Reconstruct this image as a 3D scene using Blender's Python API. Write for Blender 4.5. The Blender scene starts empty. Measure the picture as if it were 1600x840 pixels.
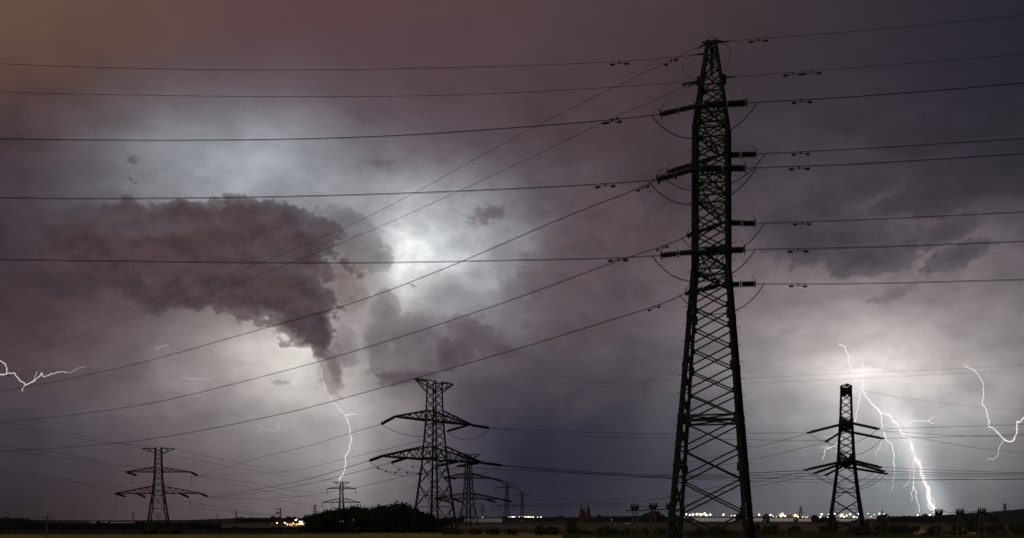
import bpy, bmesh, math, random
from mathutils import Vector, Matrix
R = math.radians
rnd = random.Random(7)
SC = bpy.context.scene
COL = SC.collection

# ---------------------------------------------------------------- camera model
F, CX, HZ, CAMZ = 2000.0, 800.0, 812.0, 3.0     # focal length in photo pixels, principal column, eye-level row, eye height
def at(px, py, D):
    """the point D metres north of the camera that lies in that direction"""
    return Vector(((px - CX) / F * D, D, CAMZ + (HZ - py) / F * D))
def on_ground(px, D, z=0.0):
    return Vector(((px - CX) / F * D, D, z))
def proj(p):
    return (CX + F * p.x / p.y, HZ - F * (p.z - CAMZ) / p.y)

cam_d = bpy.data.cameras.new('camera'); cam = bpy.data.objects.new('camera', cam_d); COL.objects.link(cam)
cam.location = (0, 0, CAMZ); cam.rotation_euler = (R(90), 0, 0)
cam_d.sensor_width = 36; cam_d.lens = 36 * F / 1600
cam_d.shift_y = (HZ - 420) / 1600
cam_d.clip_start = 0.1; cam_d.clip_end = 60000
SC.camera = cam
SC.view_settings.view_transform = 'Standard'; SC.view_settings.look = 'None'
SC.view_settings.exposure = 0; SC.view_settings.gamma = 1
SC.render.engine = 'CYCLES'
SC.cycles.max_bounces = 4; SC.cycles.diffuse_bounces = 2; SC.cycles.glossy_bounces = 1; SC.cycles.volume_bounces = 0
SC.cycles.use_denoising = True
SC.cycles.sample_clamp_indirect = 2.0; SC.cycles.sample_clamp_direct = 8.0

# ---------------------------------------------------------------- mesh helpers
class MB:
    def __init__(s): s.v = []; s.f = []
    def add(s, vs, fs):
        b = len(s.v); s.v += [tuple(v) for v in vs]; s.f += [tuple(b + i for i in f) for f in fs]
    def prof(s, p0, p1, pts, up=None, scale1=1.0):
        """extrude a closed 2-D outline from p0 to p1"""
        p0, p1 = Vector(p0), Vector(p1); d = (p1 - p0)
        if d.length < 1e-6: return
        d.normalize(); up = Vector(up) if up is not None else Vector((0, 0, 1))
        if abs(d.dot(up)) > .97: up = Vector((1, 0, 0)) if abs(d.x) < .9 else Vector((0, 1, 0))
        a = d.cross(up).normalized(); b = a.cross(d)
        n = len(pts)
        vs = [p0 + a * x + b * y for x, y in pts] + [p1 + a * x * scale1 + b * y * scale1 for x, y in pts]
        fs = [(i, (i + 1) % n, n + (i + 1) % n, n + i) for i in range(n)]
        fs += [tuple(range(n - 1, -1, -1)), tuple(range(n, 2 * n))]
        s.add(vs, fs)
    def bar(s, p0, p1, w, h=None, up=None):
        h = h or w; x, y = w / 2, h / 2
        s.prof(p0, p1, [(-x, -y), (x, -y), (x, y), (-x, y)], up)
    def angle(s, p0, p1, w, inward):
        """L-section member whose corner points away from 'inward'"""
        t = w * .22
        s.prof(p0, p1, [(-w/2, -w/2), (w/2, -w/2), (w/2, -w/2 + t), (-w/2 + t, -w/2 + t), (-w/2 + t, w/2), (-w/2, w/2)], inward)
    def tube(s, pts, r, n=6, r1=None):
        pts = [Vector(p) for p in pts]; m = len(pts)
        rings = []
        for i, p in enumerate(pts):
            d = (pts[min(i + 1, m - 1)] - pts[max(i - 1, 0)]).normalized()
            up = Vector((0, 0, 1)) if abs(d.z) < .95 else Vector((1, 0, 0))
            a = d.cross(up).normalized(); b = a.cross(d)
            rr = r[i] if isinstance(r, (list, tuple)) else (r if r1 is None else r + (r1 - r) * i / (m - 1))
            rings.append([p + (a * math.cos(t) + b * math.sin(t)) * rr for t in [2 * math.pi * k / n for k in range(n)]])
        vs = [v for rg in rings for v in rg]
        fs = [(i * n + k, i * n + (k + 1) % n, (i + 1) * n + (k + 1) % n, (i + 1) * n + k) for i in range(m - 1) for k in range(n)]
        fs += [tuple(range(n - 1, -1, -1)), tuple(range((m - 1) * n, m * n))]
        s.add(vs, fs)
    def lathe(s, p0, p1, prof, n=8):
        """prof = [(t along 0..1, radius)]"""
        p0, p1 = Vector(p0), Vector(p1); s.tube([p0 + (p1 - p0) * t for t, _ in prof], [r for _, r in prof], n)
    def box(s, c, sx, sy, sz, rz=0):
        c = Vector(c); m = Matrix.Rotation(rz, 3, 'Z')
        vs = [c + m @ Vector((x * sx / 2, y * sy / 2, z * sz / 2)) for x in (-1, 1) for y in (-1, 1) for z in (-1, 1)]
        s.add(vs, [(0, 1, 3, 2), (4, 6, 7, 5), (0, 4, 5, 1), (2, 3, 7, 6), (0, 2, 6, 4), (1, 5, 7, 3)])
    def ball(s, c, r, sub=2, sx=1, sy=1, sz=1, jit=0, rg=rnd):
        bm = bmesh.new(); bmesh.ops.create_icosphere(bm, subdivisions=sub, radius=1)
        vs = []
        for v in bm.verts:
            k = r * (1 + (rg.random() - .5) * jit)
            vs.append(Vector(c) + Vector((v.co.x * sx, v.co.y * sy, v.co.z * sz)) * k)
        fs = [tuple(v.index for v in f.verts) for f in bm.faces]; bm.free(); s.add(vs, fs)
    def build(s, name, mat, parent=None, smooth=False):
        me = bpy.data.meshes.new(name); me.from_pydata(s.v, [], s.f); me.update()
        if smooth:
            for p in me.polygons: p.use_smooth = True
        me.materials.append(mat)
        o = bpy.data.objects.new(name, me); COL.objects.link(o)
        if parent: o.parent = parent
        return o

def tag(o, label=None, cat=None, group=None, kind=None):
    if label: o['label'] = label
    if cat: o['category'] = cat
    if group: o['group'] = group
    if kind: o['kind'] = kind
    return o
def thing(name, label, cat, loc, rz=0, group=None):
    o = bpy.data.objects.new(name, None); COL.objects.link(o)
    o.location = loc; o.rotation_euler = (0, 0, rz); o.empty_display_size = .5
    return tag(o, label, cat, group)
def copy_tree(o, parent=None):
    c = o.copy(); COL.objects.link(c)
    if parent: c.parent = parent
    for ch in list(o.children): copy_tree(ch, c)
    return c

# ---------------------------------------------------------------- materials
def srgb(c): return tuple(((x / 255) / 12.92 if x / 255 <= .04045 else ((x / 255 + .055) / 1.055) ** 2.4) for x in c)
def mat(name, col, rough=.8, metal=0, var=.25, scale=3.0, col2=None, spec=.3, detail=5):
    m = bpy.data.materials.new(name); m.use_nodes = True; nt = m.node_tree; b = nt.nodes['Principled BSDF']
    tc = nt.nodes.new('ShaderNodeTexCoord'); n = nt.nodes.new('ShaderNodeTexNoise')
    n.inputs['Scale'].default_value = scale; n.inputs['Detail'].default_value = detail
    nt.links.new(tc.outputs['Object'], n.inputs['Vector'])
    r = nt.nodes.new('ShaderNodeValToRGB'); e = r.color_ramp.elements
    e[0].position = .3; e[1].position = .7
    c2 = col2 or tuple(min(1, c * (1 + var)) for c in col); c1 = col if col2 else tuple(c * (1 - var) for c in col)
    e[0].color = (*c1, 1); e[1].color = (*c2, 1)
    nt.links.new(n.outputs['Fac'], r.inputs['Fac']); nt.links.new(r.outputs['Color'], b.inputs['Base Color'])
    b.inputs['Roughness'].default_value = rough; b.inputs['Metallic'].default_value = metal
    b.inputs['Specular IOR Level'].default_value = spec
    return m
def emit(name, col, strength, sampled=True):
    m = bpy.data.materials.new(name); m.use_nodes = True; nt = m.node_tree; nt.nodes.clear()
    o = nt.nodes.new('ShaderNodeOutputMaterial'); e = nt.nodes.new('ShaderNodeEmission')
    e.inputs['Color'].default_value = (*col, 1); e.inputs['Strength'].default_value = strength
    nt.links.new(e.outputs[0], o.inputs['Surface'])
    if not sampled: m.cycles.emission_sampling = 'NONE'
    return m
M = dict(
    steel=mat('painted_lattice_steel', (.026, .034, .030), .85, 0, .35, 1.5, spec=.15),
    farsteel=mat('weathered_lattice_steel', (.022, .022, .024), .85, 0, .3, 1.5, spec=.15),
    insul=mat('brown_glazed_insulator', (.02, .018, .018), .6, 0, .2, 6, spec=.15),
    wire=mat('dull_aluminium_conductor', (.025, .025, .028), .8, 0, .2, 2, spec=.15),
    concrete=mat('grey_concrete_pole', (.10, .095, .085), .9, 0, .25, 4),
    wood=mat('weathered_wooden_pole', (.10, .08, .07), .9, 0, .3, 4),
    bark=mat('dark_bark', (.06, .045, .035), .95, 0, .3, 6),
    leaf=mat('dark_broadleaf_foliage', (.020, .026, .014), .95, 0, .4, 1.2, spec=.1),
    leafb=mat('bush_foliage', (.032, .038, .018), .95, 0, .45, 1.2, spec=.1),
    poplar=mat('rusty_poplar_foliage', (.16, .075, .04), .9, 0, .3, 1.2, spec=.1),
    wood_far=mat('far_wood_foliage', (.03, .035, .024), .95, 0, .4, .05, spec=.05),
    grass=mat('dry_grass', (.34, .30, .10), .95, 0, .4, .08, spec=.1),
    weeds=mat('rough_green_weeds', (.075, .08, .03), .95, 0, .4, .2, spec=.1),
    sand=mat('piled_sandy_soil', (.34, .23, .15), .95, 0, .25, .8),
    shed=mat('pale_cladding', (.5, .5, .5), .7, 0, .15, .5),
    roof=mat('dark_roofing', (.05, .045, .045), .85, 0, .25, .5),
)
LW = {'white': emit('lamp_white', (1, .80, .58), 90), 'warm': emit('lamp_warm', (1, .60, .26), 40),
      'cool': emit('lamp_cool', (.85, .93, 1), 60), 'dim': emit('lamp_dim', (1, .62, .30), 1.0),
      'soft': emit('lamp_soft', (.9, .9, .85), .9), 'gold': emit('halo_gold', (1, .68, .36), 1.0), 'pale': emit('halo_pale', (1, .86, .70), 1.1), 'red': emit('lamp_red', (1, .06, .03), 2.0)}  # gold and pale serve the added halo balls round the lamp cores
LWIN = {'strip': emit('lit_window_strip', (1, .86, .76), .15), 'pale': emit('pale_glazing', (.9, .95, 1), .06),  # strip: on the halls, stands in for ground lit by town lamps
        'orange': emit('sodium_lit_wall', (1, .55, .18), 1.1)}
BOLT = {'core': emit('lightning_core', (1, .88, .89), 1.3, False), 'mid': emit('lightning_branch', (1, .94, .93), 1.15, False),
        'hair': emit('lightning_thread', (1, .97, .95), .52, False), 'faint': emit('lightning_filament', (1, .95, .93), .86, False)}

# ================================================================= WORLD: storm sky
W = bpy.data.worlds.new('World'); SC.world = W; W.use_nodes = True
NT = W.node_tree; NT.nodes.clear()
class X:
    """tiny expression builder over math nodes"""
    def __init__(s, sock): s.s = sock
    def _o(a, b, op): return mth(op, a, b)
    def __add__(a, b): return mth('ADD', a, b)
    def __radd__(a, b): return mth('ADD', b, a)
    def __sub__(a, b): return mth('SUBTRACT', a, b)
    def __rsub__(a, b): return mth('SUBTRACT', b, a)
    def __mul__(a, b): return mth('MULTIPLY', a, b)
    def __rmul__(a, b): return mth('MULTIPLY', b, a)
    def __truediv__(a, b): return mth('DIVIDE', a, b)
def plug(v, sock):
    if isinstance(v, X): NT.links.new(v.s, sock)
    else: sock.default_value = v
def mth(op, a, b=None, c=None, clamp=False):
    n = NT.nodes.new('ShaderNodeMath'); n.operation = op; n.use_clamp = clamp
    plug(a, n.inputs[0])
    if b is not None: plug(b, n.inputs[1])
    if c is not None: plug(c, n.inputs[2])
    return X(n.outputs[0])
def smooth(x, lo, hi):
    n = NT.nodes.new('ShaderNodeMapRange'); n.interpolation_type = 'SMOOTHSTEP'
    plug(x, n.inputs['Value']); plug(lo, n.inputs['From Min']); plug(hi, n.inputs['From Max'])
    return X(n.outputs['Result'])
def vec(x, y, z):
    n = NT.nodes.new('ShaderNodeCombineXYZ'); plug(x, n.inputs[0]); plug(y, n.inputs[1]); plug(z, n.inputs[2]); return X(n.outputs[0])
def noise(v, scale, detail=5, rough=.55, dist=0, lac=2.0):
    n = NT.nodes.new('ShaderNodeTexNoise'); plug(v, n.inputs['Vector'])
    n.inputs['Scale'].default_value = scale; n.inputs['Detail'].default_value = detail
    n.inputs['Roughness'].default_value = rough; n.inputs['Distortion'].default_value = dist; n.inputs['Lacunarity'].default_value = lac
    return X(n.outputs['Fac']), X(n.outputs['Color'])
def mixc(a, b, f):
    n = NT.nodes.new('ShaderNodeMix'); n.data_type = 'RGBA'
    plug(f, n.inputs[0])
    for v, i in ((a, 6), (b, 7)):
        if isinstance(v, X): NT.links.new(v.s, n.inputs[i])
        else: n.inputs[i].default_value = (*v, 1)
    return X(n.outputs[2])
def vmath(op, a, b=None, scale=None):
    n = NT.nodes.new('ShaderNodeVectorMath'); n.operation = op
    for v, i in ((a, 0), (b, 1)):
        if v is None: continue
        if isinstance(v, X): NT.links.new(v.s, n.inputs[i])
        else: n.inputs[i].default_value = v
    if scale is not None: plug(scale, n.inputs['Scale'])
    return X(n.outputs[0])

tcn = NT.nodes.new('ShaderNodeTexCoord')
sp = NT.nodes.new('ShaderNodeSeparateXYZ'); NT.links.new(tcn.outputs['Generated'], sp.inputs[0])
dx, dy, dz = X(sp.outputs[0]), X(sp.outputs[1]), X(sp.outputs[2])
DEG = 180 / math.pi
AZ = mth('ARCTAN2', dx, dy) * DEG                       # compass bearing in degrees
EL = mth('ARCSINE', dz) * DEG                           # height above the horizon in degrees
def dirpix(px, py):                                     # bearing, elevation of a direction in the photograph
    u, v = (px - CX) / F, (HZ - py) / F
    return math.atan2(u, 1) * DEG, math.atan2(v, math.hypot(u, 1)) * DEG
PXD = 1 / F * DEG                                       # degrees per photo pixel near the axis

# colours of the storm sky, sampled by bearing and elevation (sRGB)
XS = [0, 100, 200, 300, 400, 500, 600, 700, 800, 900, 1000, 1100, 1200, 1300, 1400, 1500, 1600]
TBL = {
 -40: [(104,80,70),(104,80,70),(100,76,68),(98,72,70),(94,70,70),(92,68,70),(90,67,69),(88,66,68),(84,65,67),(80,63,66),(74,60,63),(68,56,60),(64,54,60),(58,50,57),(52,46,54),(46,42,50),(42,39,47)],
  20: [(105,80,68),(104,78,66),(100,75,67),(97,72,70),(94,70,71),(92,68,71),(90,67,70),(87,66,69),(84,65,68),(80,63,66),(74,59,63),(68,56,60),(63,53,59),(57,49,57),(51,45,54),(45,41,50),(41,38,47)],
  80: [(96,72,63),(94,70,62),(93,72,68),(92,71,73),(91,70,75),(89,68,74),(86,66,72),(84,65,70),(82,64,69),(78,62,66),(72,58,63),(65,54,60),(60,51,58),(55,48,57),(50,45,55),(44,40,50),(40,37,47)],
 150: [(84,62,62),(80,60,61),(84,68,74),(92,79,88),(99,88,97),(98,85,94),(91,74,82),(86,70,77),(81,66,73),(76,61,67),(70,56,62),(62,52,58),(58,50,58),(56,50,58),(52,46,56),(44,40,50),(38,36,46)],
 250: [(66,55,63),(84,76,84),(106,104,110),(132,134,140),(150,154,159),(128,127,134),(105,98,107),(93,83,92),(84,73,81),(78,66,73),(72,62,68),(66,58,65),(66,60,68),(68,62,70),(66,60,69),(57,53,62),(45,43,53)],
 340: [(66,58,66),(80,72,80),(100,97,104),(120,120,126),(128,129,135),(136,138,143),(168,173,177),(172,175,178),(126,122,130),(93,82,90),(79,67,74),(76,66,73),(84,75,83),(80,72,80),(80,72,80),(84,76,84),(78,72,80)],
 400: [(62,52,60),(72,60,66),(84,72,78),(100,90,94),(110,102,106),(122,116,120),(185,185,186),(200,204,204),(144,144,150),(96,85,92),(88,76,82),(94,84,89),(114,104,109),(110,101,106),(112,103,108),(116,108,112),(108,101,107)],
 460: [(66,54,60),(78,66,70),(88,76,80),(106,94,96),(130,120,120),(136,127,129),(166,161,163),(168,170,172),(130,126,132),(99,91,97),(97,87,93),(112,103,107),(130,121,124),(139,130,132),(142,134,136),(135,128,130),(119,113,117)],
 520: [(68,56,62),(80,68,72),(94,84,86),(126,117,117),(188,182,176),(172,166,162),(140,133,135),(119,112,118),(103,97,103),(93,87,95),(91,85,92),(112,107,111),(137,131,131),(170,164,160),(167,159,156),(146,139,138),(123,119,121)],
 580: [(78,66,72),(90,79,83),(114,104,106),(142,134,133),(176,170,164),(199,195,187),(138,130,132),(98,92,100),(85,79,87),(78,72,80),(78,72,80),(104,100,104),(150,144,144),(194,188,183),(212,205,199),(170,164,160),(135,131,131)],
 640: [(72,64,72),(80,74,82),(100,92,98),(124,116,120),(146,138,140),(178,174,171),(148,142,144),(89,83,93),(58,56,72),(58,57,70),(74,72,80),(97,97,103),(137,135,138),(172,170,169),(194,191,189),(162,159,159),(139,136,139)],
 700: [(66,60,70),(72,66,74),(82,74,80),(98,90,96),(116,108,114),(150,145,147),(131,127,131),(92,86,95),(33,35,56),(42,46,61),(62,62,74),(81,83,91),(112,114,118),(138,140,142),(163,170,172),(137,139,141),(111,108,112)],
 760: [(48,44,52),(62,54,62),(81,70,76),(92,82,88),(106,98,104),(132,126,128),(123,117,121),(76,70,79),(32,36,54),(42,46,58),(60,60,70),(75,77,85),(98,100,106),(113,115,120),(137,146,150),(121,125,127),(95,92,97)],
 812: [(40,36,40),(56,45,46),(78,65,67),(84,73,77),(96,85,89),(110,99,101),(109,99,103),(66,60,68),(44,45,58),(48,48,60),(58,58,69),(80,80,87),(100,100,104),(104,104,108),(130,136,140),(110,112,114),(86,82,88)],
 860: [(40,36,40),(56,45,46),(74,62,64),(80,70,74),(92,82,86),(104,94,96),(104,94,98),(70,64,72),(52,52,64),(54,53,64),(62,62,72),(84,84,90),(100,100,104),(104,104,108),(124,130,134),(106,108,110),(86,82,88)],
}
YS = sorted(TBL)
def lerp(a, b, t): return tuple(x + (y - x) * t for x, y in zip(a, b))
def table(px, py):
    px = min(max(px, 0), 1599.9); py = min(max(py, YS[0]), YS[-1] - .01)
    i = int(px // 100); tx = px / 100 - i
    j = max(k for k in range(len(YS)) if YS[k] <= py); ty = (py - YS[j]) / (YS[j + 1] - YS[j])
    r = lambda y: lerp(TBL[y][i], TBL[y][min(i + 1, 16)], tx)
    c = lerp(r(YS[j]), r(YS[j + 1]), ty); k = max(0, 1 - abs(py - 520) / 240)       # the storm's mauve cast is strongest halfway up
    return srgb((c[0] + 1.5 * k, c[1] - .3 * k, c[2] + k))
def inv(az, el):
    az, el = az / DEG, el / DEG
    u = math.tan(az); v = math.tan(el) * math.hypot(u, 1)
    return CX + F * u, HZ - F * v
# turbulence used everywhere
P0 = vec(AZ, EL, 0.0)
w1, w1c = noise(P0, .28, 5, .55)
w2, _ = noise(vec(AZ, EL, 7.3), .28, 5, .55)
AZW = AZ + (w1 - .5) * 1.3; ELW = EL + (w2 - .5) * 1.0
AZ0, AZ1, NST = -25.0, 25.0, 32
STEP = 1.55; EL0 = -1.55; NROW = 17
fac = (AZW - AZ0) / (AZ1 - AZ0)
tot = None
for i in range(NROW):
    el = EL0 + STEP * i
    rp = NT.nodes.new('ShaderNodeValToRGB'); cr = rp.color_ramp; cr.interpolation = 'B_SPLINE'
    for k in range(NST):
        pos = k / (NST - 1); az = AZ0 + (AZ1 - AZ0) * pos
        c = table(*inv(az, el))
        e = cr.elements[k] if k < 2 else cr.elements.new(pos)
        e.position = pos
    for k, e in enumerate(cr.elements):
        c = table(*inv(AZ0 + (AZ1 - AZ0) * e.position, el)); e.color = (*c, 1)
    NT.links.new(fac.s, rp.inputs['Fac'])
    if i == NROW - 1: t = mth('MINIMUM', (ELW - el) / STEP, 0.0)
    elif i == 0: t = mth('MAXIMUM', (ELW - el) / STEP, 0.0)
    else: t = (ELW - el) / STEP
    wgt = mth('EXPONENT', t * t * -1.389) * .665
    c = vmath('SCALE', X(rp.outputs['Color']), None, wgt)
    tot = c if tot is None else vmath('ADD', tot, c)
SKY = tot
# lightning-lit patches: soft gaussian lights inside the cloud deck (az/el, no hard edge)
def radial_group(name, gaussian):
    """(bearing, elevation, centre, axes) -> 1 - r, or exp(-r^2) when gaussian"""
    g = bpy.data.node_groups.new(name, 'ShaderNodeTree')
    for n_ in ('A', 'E', 'a', 'e', 'ux', 'uy', 'vx', 'vy'): g.interface.new_socket(n_, in_out='INPUT', socket_type='NodeSocketFloat')
    g.interface.new_socket('F', in_out='OUTPUT', socket_type='NodeSocketFloat')
    gi = g.nodes.new('NodeGroupInput'); go = g.nodes.new('NodeGroupOutput')
    I = {k: gi.outputs[k] for k in ('A', 'E', 'a', 'e', 'ux', 'uy', 'vx', 'vy')}
    def m_(op, p, q=None):
        n = g.nodes.new('ShaderNodeMath'); n.operation = op
        for v, i in ((p, 0), (q, 1)):
            if v is None: continue
            if isinstance(v, (int, float)): n.inputs[i].default_value = v
            else: g.links.new(v, n.inputs[i])
        return n.outputs[0]
    x = m_('SUBTRACT', I['A'], I['a']); y = m_('SUBTRACT', I['E'], I['e'])
    u = m_('ADD', m_('MULTIPLY', x, I['ux']), m_('MULTIPLY', y, I['uy'])); v = m_('ADD', m_('MULTIPLY', x, I['vx']), m_('MULTIPLY', y, I['vy']))
    r2 = m_('ADD', m_('MULTIPLY', u, u), m_('MULTIPLY', v, v))
    out = m_('EXPONENT', m_('MULTIPLY', r2, -1.0)) if gaussian else m_('SUBTRACT', 1.0, m_('SQRT', r2))
    g.links.new(out, go.inputs[0]); return g
G_ELL = radial_group('ellipse_field', False); G_GAU = radial_group('soft_light', True)
def radial(g, A, E, px, py, rx, ry, rot):
    a, e = dirpix(px, py); c, s = math.cos(R(rot)), math.sin(R(rot)); rx *= PXD; ry *= PXD
    n = NT.nodes.new('ShaderNodeGroup'); n.node_tree = g
    NT.links.new(A.s, n.inputs[0]); NT.links.new(E.s, n.inputs[1])
    for k, v in zip(('a', 'e', 'ux', 'uy', 'vx', 'vy'), (a, e, c / rx, s / rx, -s / ry, c / ry)): n.inputs[k].default_value = v
    return X(n.outputs[0])
def gauss(px, py, rx, ry, rot=0): return radial(G_GAU, AZW, ELW, px, py, rx, ry, rot)
def glow(px, py, rx, ry, col, amt, rot=0):
    global SKY
    SKY = vmath('ADD', SKY, vmath('SCALE', vec(*[c for c in col]), None, gauss(px, py, rx, ry, rot) * amt))
GLOWS = [(638, 394, 28, 58, (1, 1, .97), .22), (660, 374, 34, 30, (.96, 1, .99), .17), (629, 428, 17, 40, (1, .92, .90), .14), (700, 395, 100, 85, (.92, 1, 1), .17), (610, 330, 60, 40, (.92, 1, 1.02), .05), (405, 265, 170, 55, (.84, .98, 1.05), .12), (310, 230, 130, 70, (.84, .98, 1.05), .06),
         (430, 538, 80, 34, (1, .96, .9), .24), (475, 585, 80, 50, (1, .97, .92), .18), (548, 690, 40, 110, (1, 1, .98), .15), (400, 620, 170, 80, (1, .96, .93), .05), (480, 690, 130, 110, (1, .97, .95), .05),
         (1356, 580, 80, 42, (1, .95, .92), .22), (1395, 640, 110, 80, (1, .98, .96), .11), (1457, 785, 24, 36, (.9, 1, 1), .22), (1360, 560, 200, 90, (1, .94, .95), .08), (1450, 640, 170, 120, (1, .98, .96), .04),
         (1396, 656, 20, 50, (1, .92, .95), .26, 42), (1434, 716, 17, 70, (1, .94, .97), .34, 22), (1352, 586, 22, 7, (1, .92, .90), .25), (1540, 640, 50, 70, (1, .96, .94), .05)]
for g in GLOWS: glow(*g)
# large soft unevenness of the cloud deck
n_soft, _ = noise(vec(AZ + (w1 - .5) * 2, EL * 1.6 + (w2 - .5) * 2, 3.0), .35, 7, .6)
amp = smooth(EL, 1.0, 6.0) * (1.0 - smooth(EL, 14.0, 21.0)) * 1.1 + .22
SKY = vmath('SCALE', SKY, None, 1.0 + (n_soft - .5) * amp)
# rain shafts: fine vertical streaks in the lower sky
n_rain, _ = noise(vec(AZ + (w1 - .5) * .6, EL * .05, 1.0), .8, 4, .6)
SKY = vmath('SCALE', SKY, None, 1.0 + (n_rain - .5) * .30 * (1.0 - smooth(EL, 3.0, 9.0)))
# cloud bodies
b1, _ = noise(vec(AZ, EL * 1.1, 11.0), .8, 4, .5, .4)             # broad masses
b4, _ = noise(vec(AZ, EL * 1.3, 8.0), 3.4, 5, .55, .5)            # small scraps
b2, _ = noise(vec(AZ + (b1 - .5) * .8, EL * 1.15, 4.0), 1.9, 8, .62, .15)   # ragged edge
r1, _ = noise(vec(AZ + (b2 - .5) * .5, EL * 1.15 + (b1 - .5) * .4, 2.0), .62, 6, .52, .3)
r2, _ = noise(vec(AZ + (b2 - .5) * .5 + .06, EL * 1.15 + (b1 - .5) * .4 + .34, 2.0), .62, 6, .52, .3)   # the same, sampled a little higher: light falling from above
vor = NT.nodes.new('ShaderNodeTexVoronoi'); vor.feature = 'SMOOTH_F1'; vor.inputs['Scale'].default_value = 1.5
vor.inputs['Smoothness'].default_value = .25; vor.inputs['Detail'].default_value = 3; vor.inputs['Roughness'].default_value = .6; vor.normalize = True
NT.links.new(vec(AZ + (b2 - .5) * .5, EL + (b1 - .5) * .6, .7).s, vor.inputs['Vector'])
puff = .42 - X(vor.outputs['Distance'])
relief = (r1 - r2)
def ell(px, py, rx, ry, rot=0): return radial(G_ELL, AZ, EL, px, py, rx, ry, rot)
def union(ls, k=.15):
    f = ell(*ls[0])
    for l in ls[1:]: f = mth('SMOOTH_MAX', f, ell(*l), k)
    return f
def cloud(ells, col, soft=.5, op=1.0, n1=.9, n2=.9, pf=.0, col2=None, rel=1.1, k=.15, shift=.12, n4=0):
    """a cloud body: outline broken by two sizes of turbulence, thin toward its rim, lit a little from above"""
    global SKY
    f = union(ells, k) + (b1 - .5) * n1 + (b2 - .5) * n2 + shift
    if pf: f = f + puff * pf
    if n4: f = f + (b4 - .5) * n4
    m = (smooth(f, 0.0, soft * .45) * .6 + smooth(f, 0.0, soft * 1.5) * .4) * op
    c = mixc(srgb(col), srgb(col2 or col), smooth(b1 * .6 + b2 * .4, .38, .62))
    c = vmath('SCALE', c, None, mth('MAXIMUM', 1.0 + relief * rel, .3))
    SKY = mixc(SKY, c, m)
SKY = vmath('SCALE', SKY, None, 1.0 + ((b2 - .5) * .7 + (b1 - .5) * .6) * gauss(660, 400, 150, 110))      # folds of the flash-lit cloud
# thin veils first, then dark bodies
cloud([(690, 540, 110, 60), (640, 590, 80, 32)], (90, 82, 90), 1.8, .65, 1.1, .6, 0, (108, 100, 106), .6)
cloud([(604, 480, 24, 34), (636, 520, 46, 30), (660, 556, 60, 34), (590, 545, 22, 40)], (92, 87, 95), .9, .75, 1.2, 1.5, .3, (114, 108, 112), 1.4)
cloud([(742, 522, 44, 26, -24), (775, 546, 46, 18, -14), (724, 545, 22, 26)], (80, 69, 76), .95, .78, 1.0, 1.7, .4, (96, 84, 91), 1.2, n4=.8)
cloud([(699, 556, 15, 28, 12)], (80, 70, 77), .7, .75, .9, 1.5, .3, n4=.8)
cloud([(640, 590, 46, 11, 6), (612, 588, 26, 8, -8)], (86, 76, 84), .7, .75, 1.0, 1.5, .3, n4=1.2)
cloud([(700, 452, 40, 26, 20), (745, 425, 26, 22)], (124, 120, 126), 1.6, .55, 1.2, 1.4)
cloud([(790, 400, 34, 40, 10), (812, 452, 30, 40)], (104, 96, 104), 1.6, .6, 1.2, 1.4)
cloud([(880, 440, 80, 64), (930, 360, 110, 66), (900, 520, 80, 40)], (82, 69, 76), 1.3, .75, 1.4, 1.2, 0, (94, 79, 84), 1.2)
cloud([(850, 610, 130, 50), (960, 590, 110, 46), (780, 630, 60, 34)], (70, 64, 73), 1.8, .7, 1.2, .9, 0, (82, 74, 82), .9)
cloud([(1560, 262, 150, 44, 8), (1480, 210, 140, 36), (1610, 200, 90, 60)], (48, 44, 52), 1.3, .8, 1.1, .7)
cloud([(1300, 376, 130, 46, -8), (1350, 400, 90, 30), (1250, 350, 70, 30)], (60, 55, 65), .8, .92, 1.2, 1.2, .2, (74, 68, 77), 1.3, shift=.13)
cloud([(1452, 312, 46, 26), (1470, 300, 24, 14), (1390, 322, 30, 15)], (56, 50, 60), .8, .85, .8, 1.2, .2, (66, 59, 68), n4=.9, shift=.14)
cloud([(1480, 362, 56, 20, 22), (1500, 396, 50, 20, 18)], (64, 58, 67), .8, .85, 1.0, 1.3, .2, (76, 70, 78), n4=.9, shift=.10)
cloud([(1345, 292, 46, 20, 20), (1290, 310, 36, 24)], (60, 54, 63), 1.0, .75, 1.0, 1.2, shift=.18)
cloud([(1400, 458, 34, 9, 25), (1370, 468, 20, 6)], (110, 102, 106), 1.4, .7, 1.2, 1.8, n4=2.4)
cloud([(592, 254, 30, 9)], (84, 72, 80), 1.6, .6, 1.0, 2.0, n4=2.6)
cloud([(668, 228, 44, 12, 5), (690, 250, 16, 10)], (110, 93, 96), 1.6, .55, 1.2, 2.0, n4=2.4)
cloud([(758, 336, 34, 13, 14), (775, 330, 22, 10)], (92, 80, 88), 1.3, .75, 1.2, 2.0, .3, n4=2.6)
cloud([(204, 249, 12, 6)], (78, 68, 74), 1.6, .85, .6, 1.4, n4=3.2)
cloud([(204, 279, 9, 4, -20), (212, 285, 7, 3)], (74, 64, 70), 1.6, .85, .6, 1.4, n4=3.2)
cloud([(52, 322, 22, 8, -25)], (66, 56, 64), 1.6, .7, .8, 1.6, n4=2.6)
cloud([(643, 445, 8, 3, -25)], (110, 106, 108), 1.6, .8, .5, 1.0, n4=2.6)
cloud([(440, 597, 11, 5)], (140, 132, 130), 1.8, .8, .5, 1.2, n4=3.2)
cloud([(100, 450, 40, 20), (70, 430, 30, 14)], (62, 53, 59), 1.2, .6, 1.1, 1.0)
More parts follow.
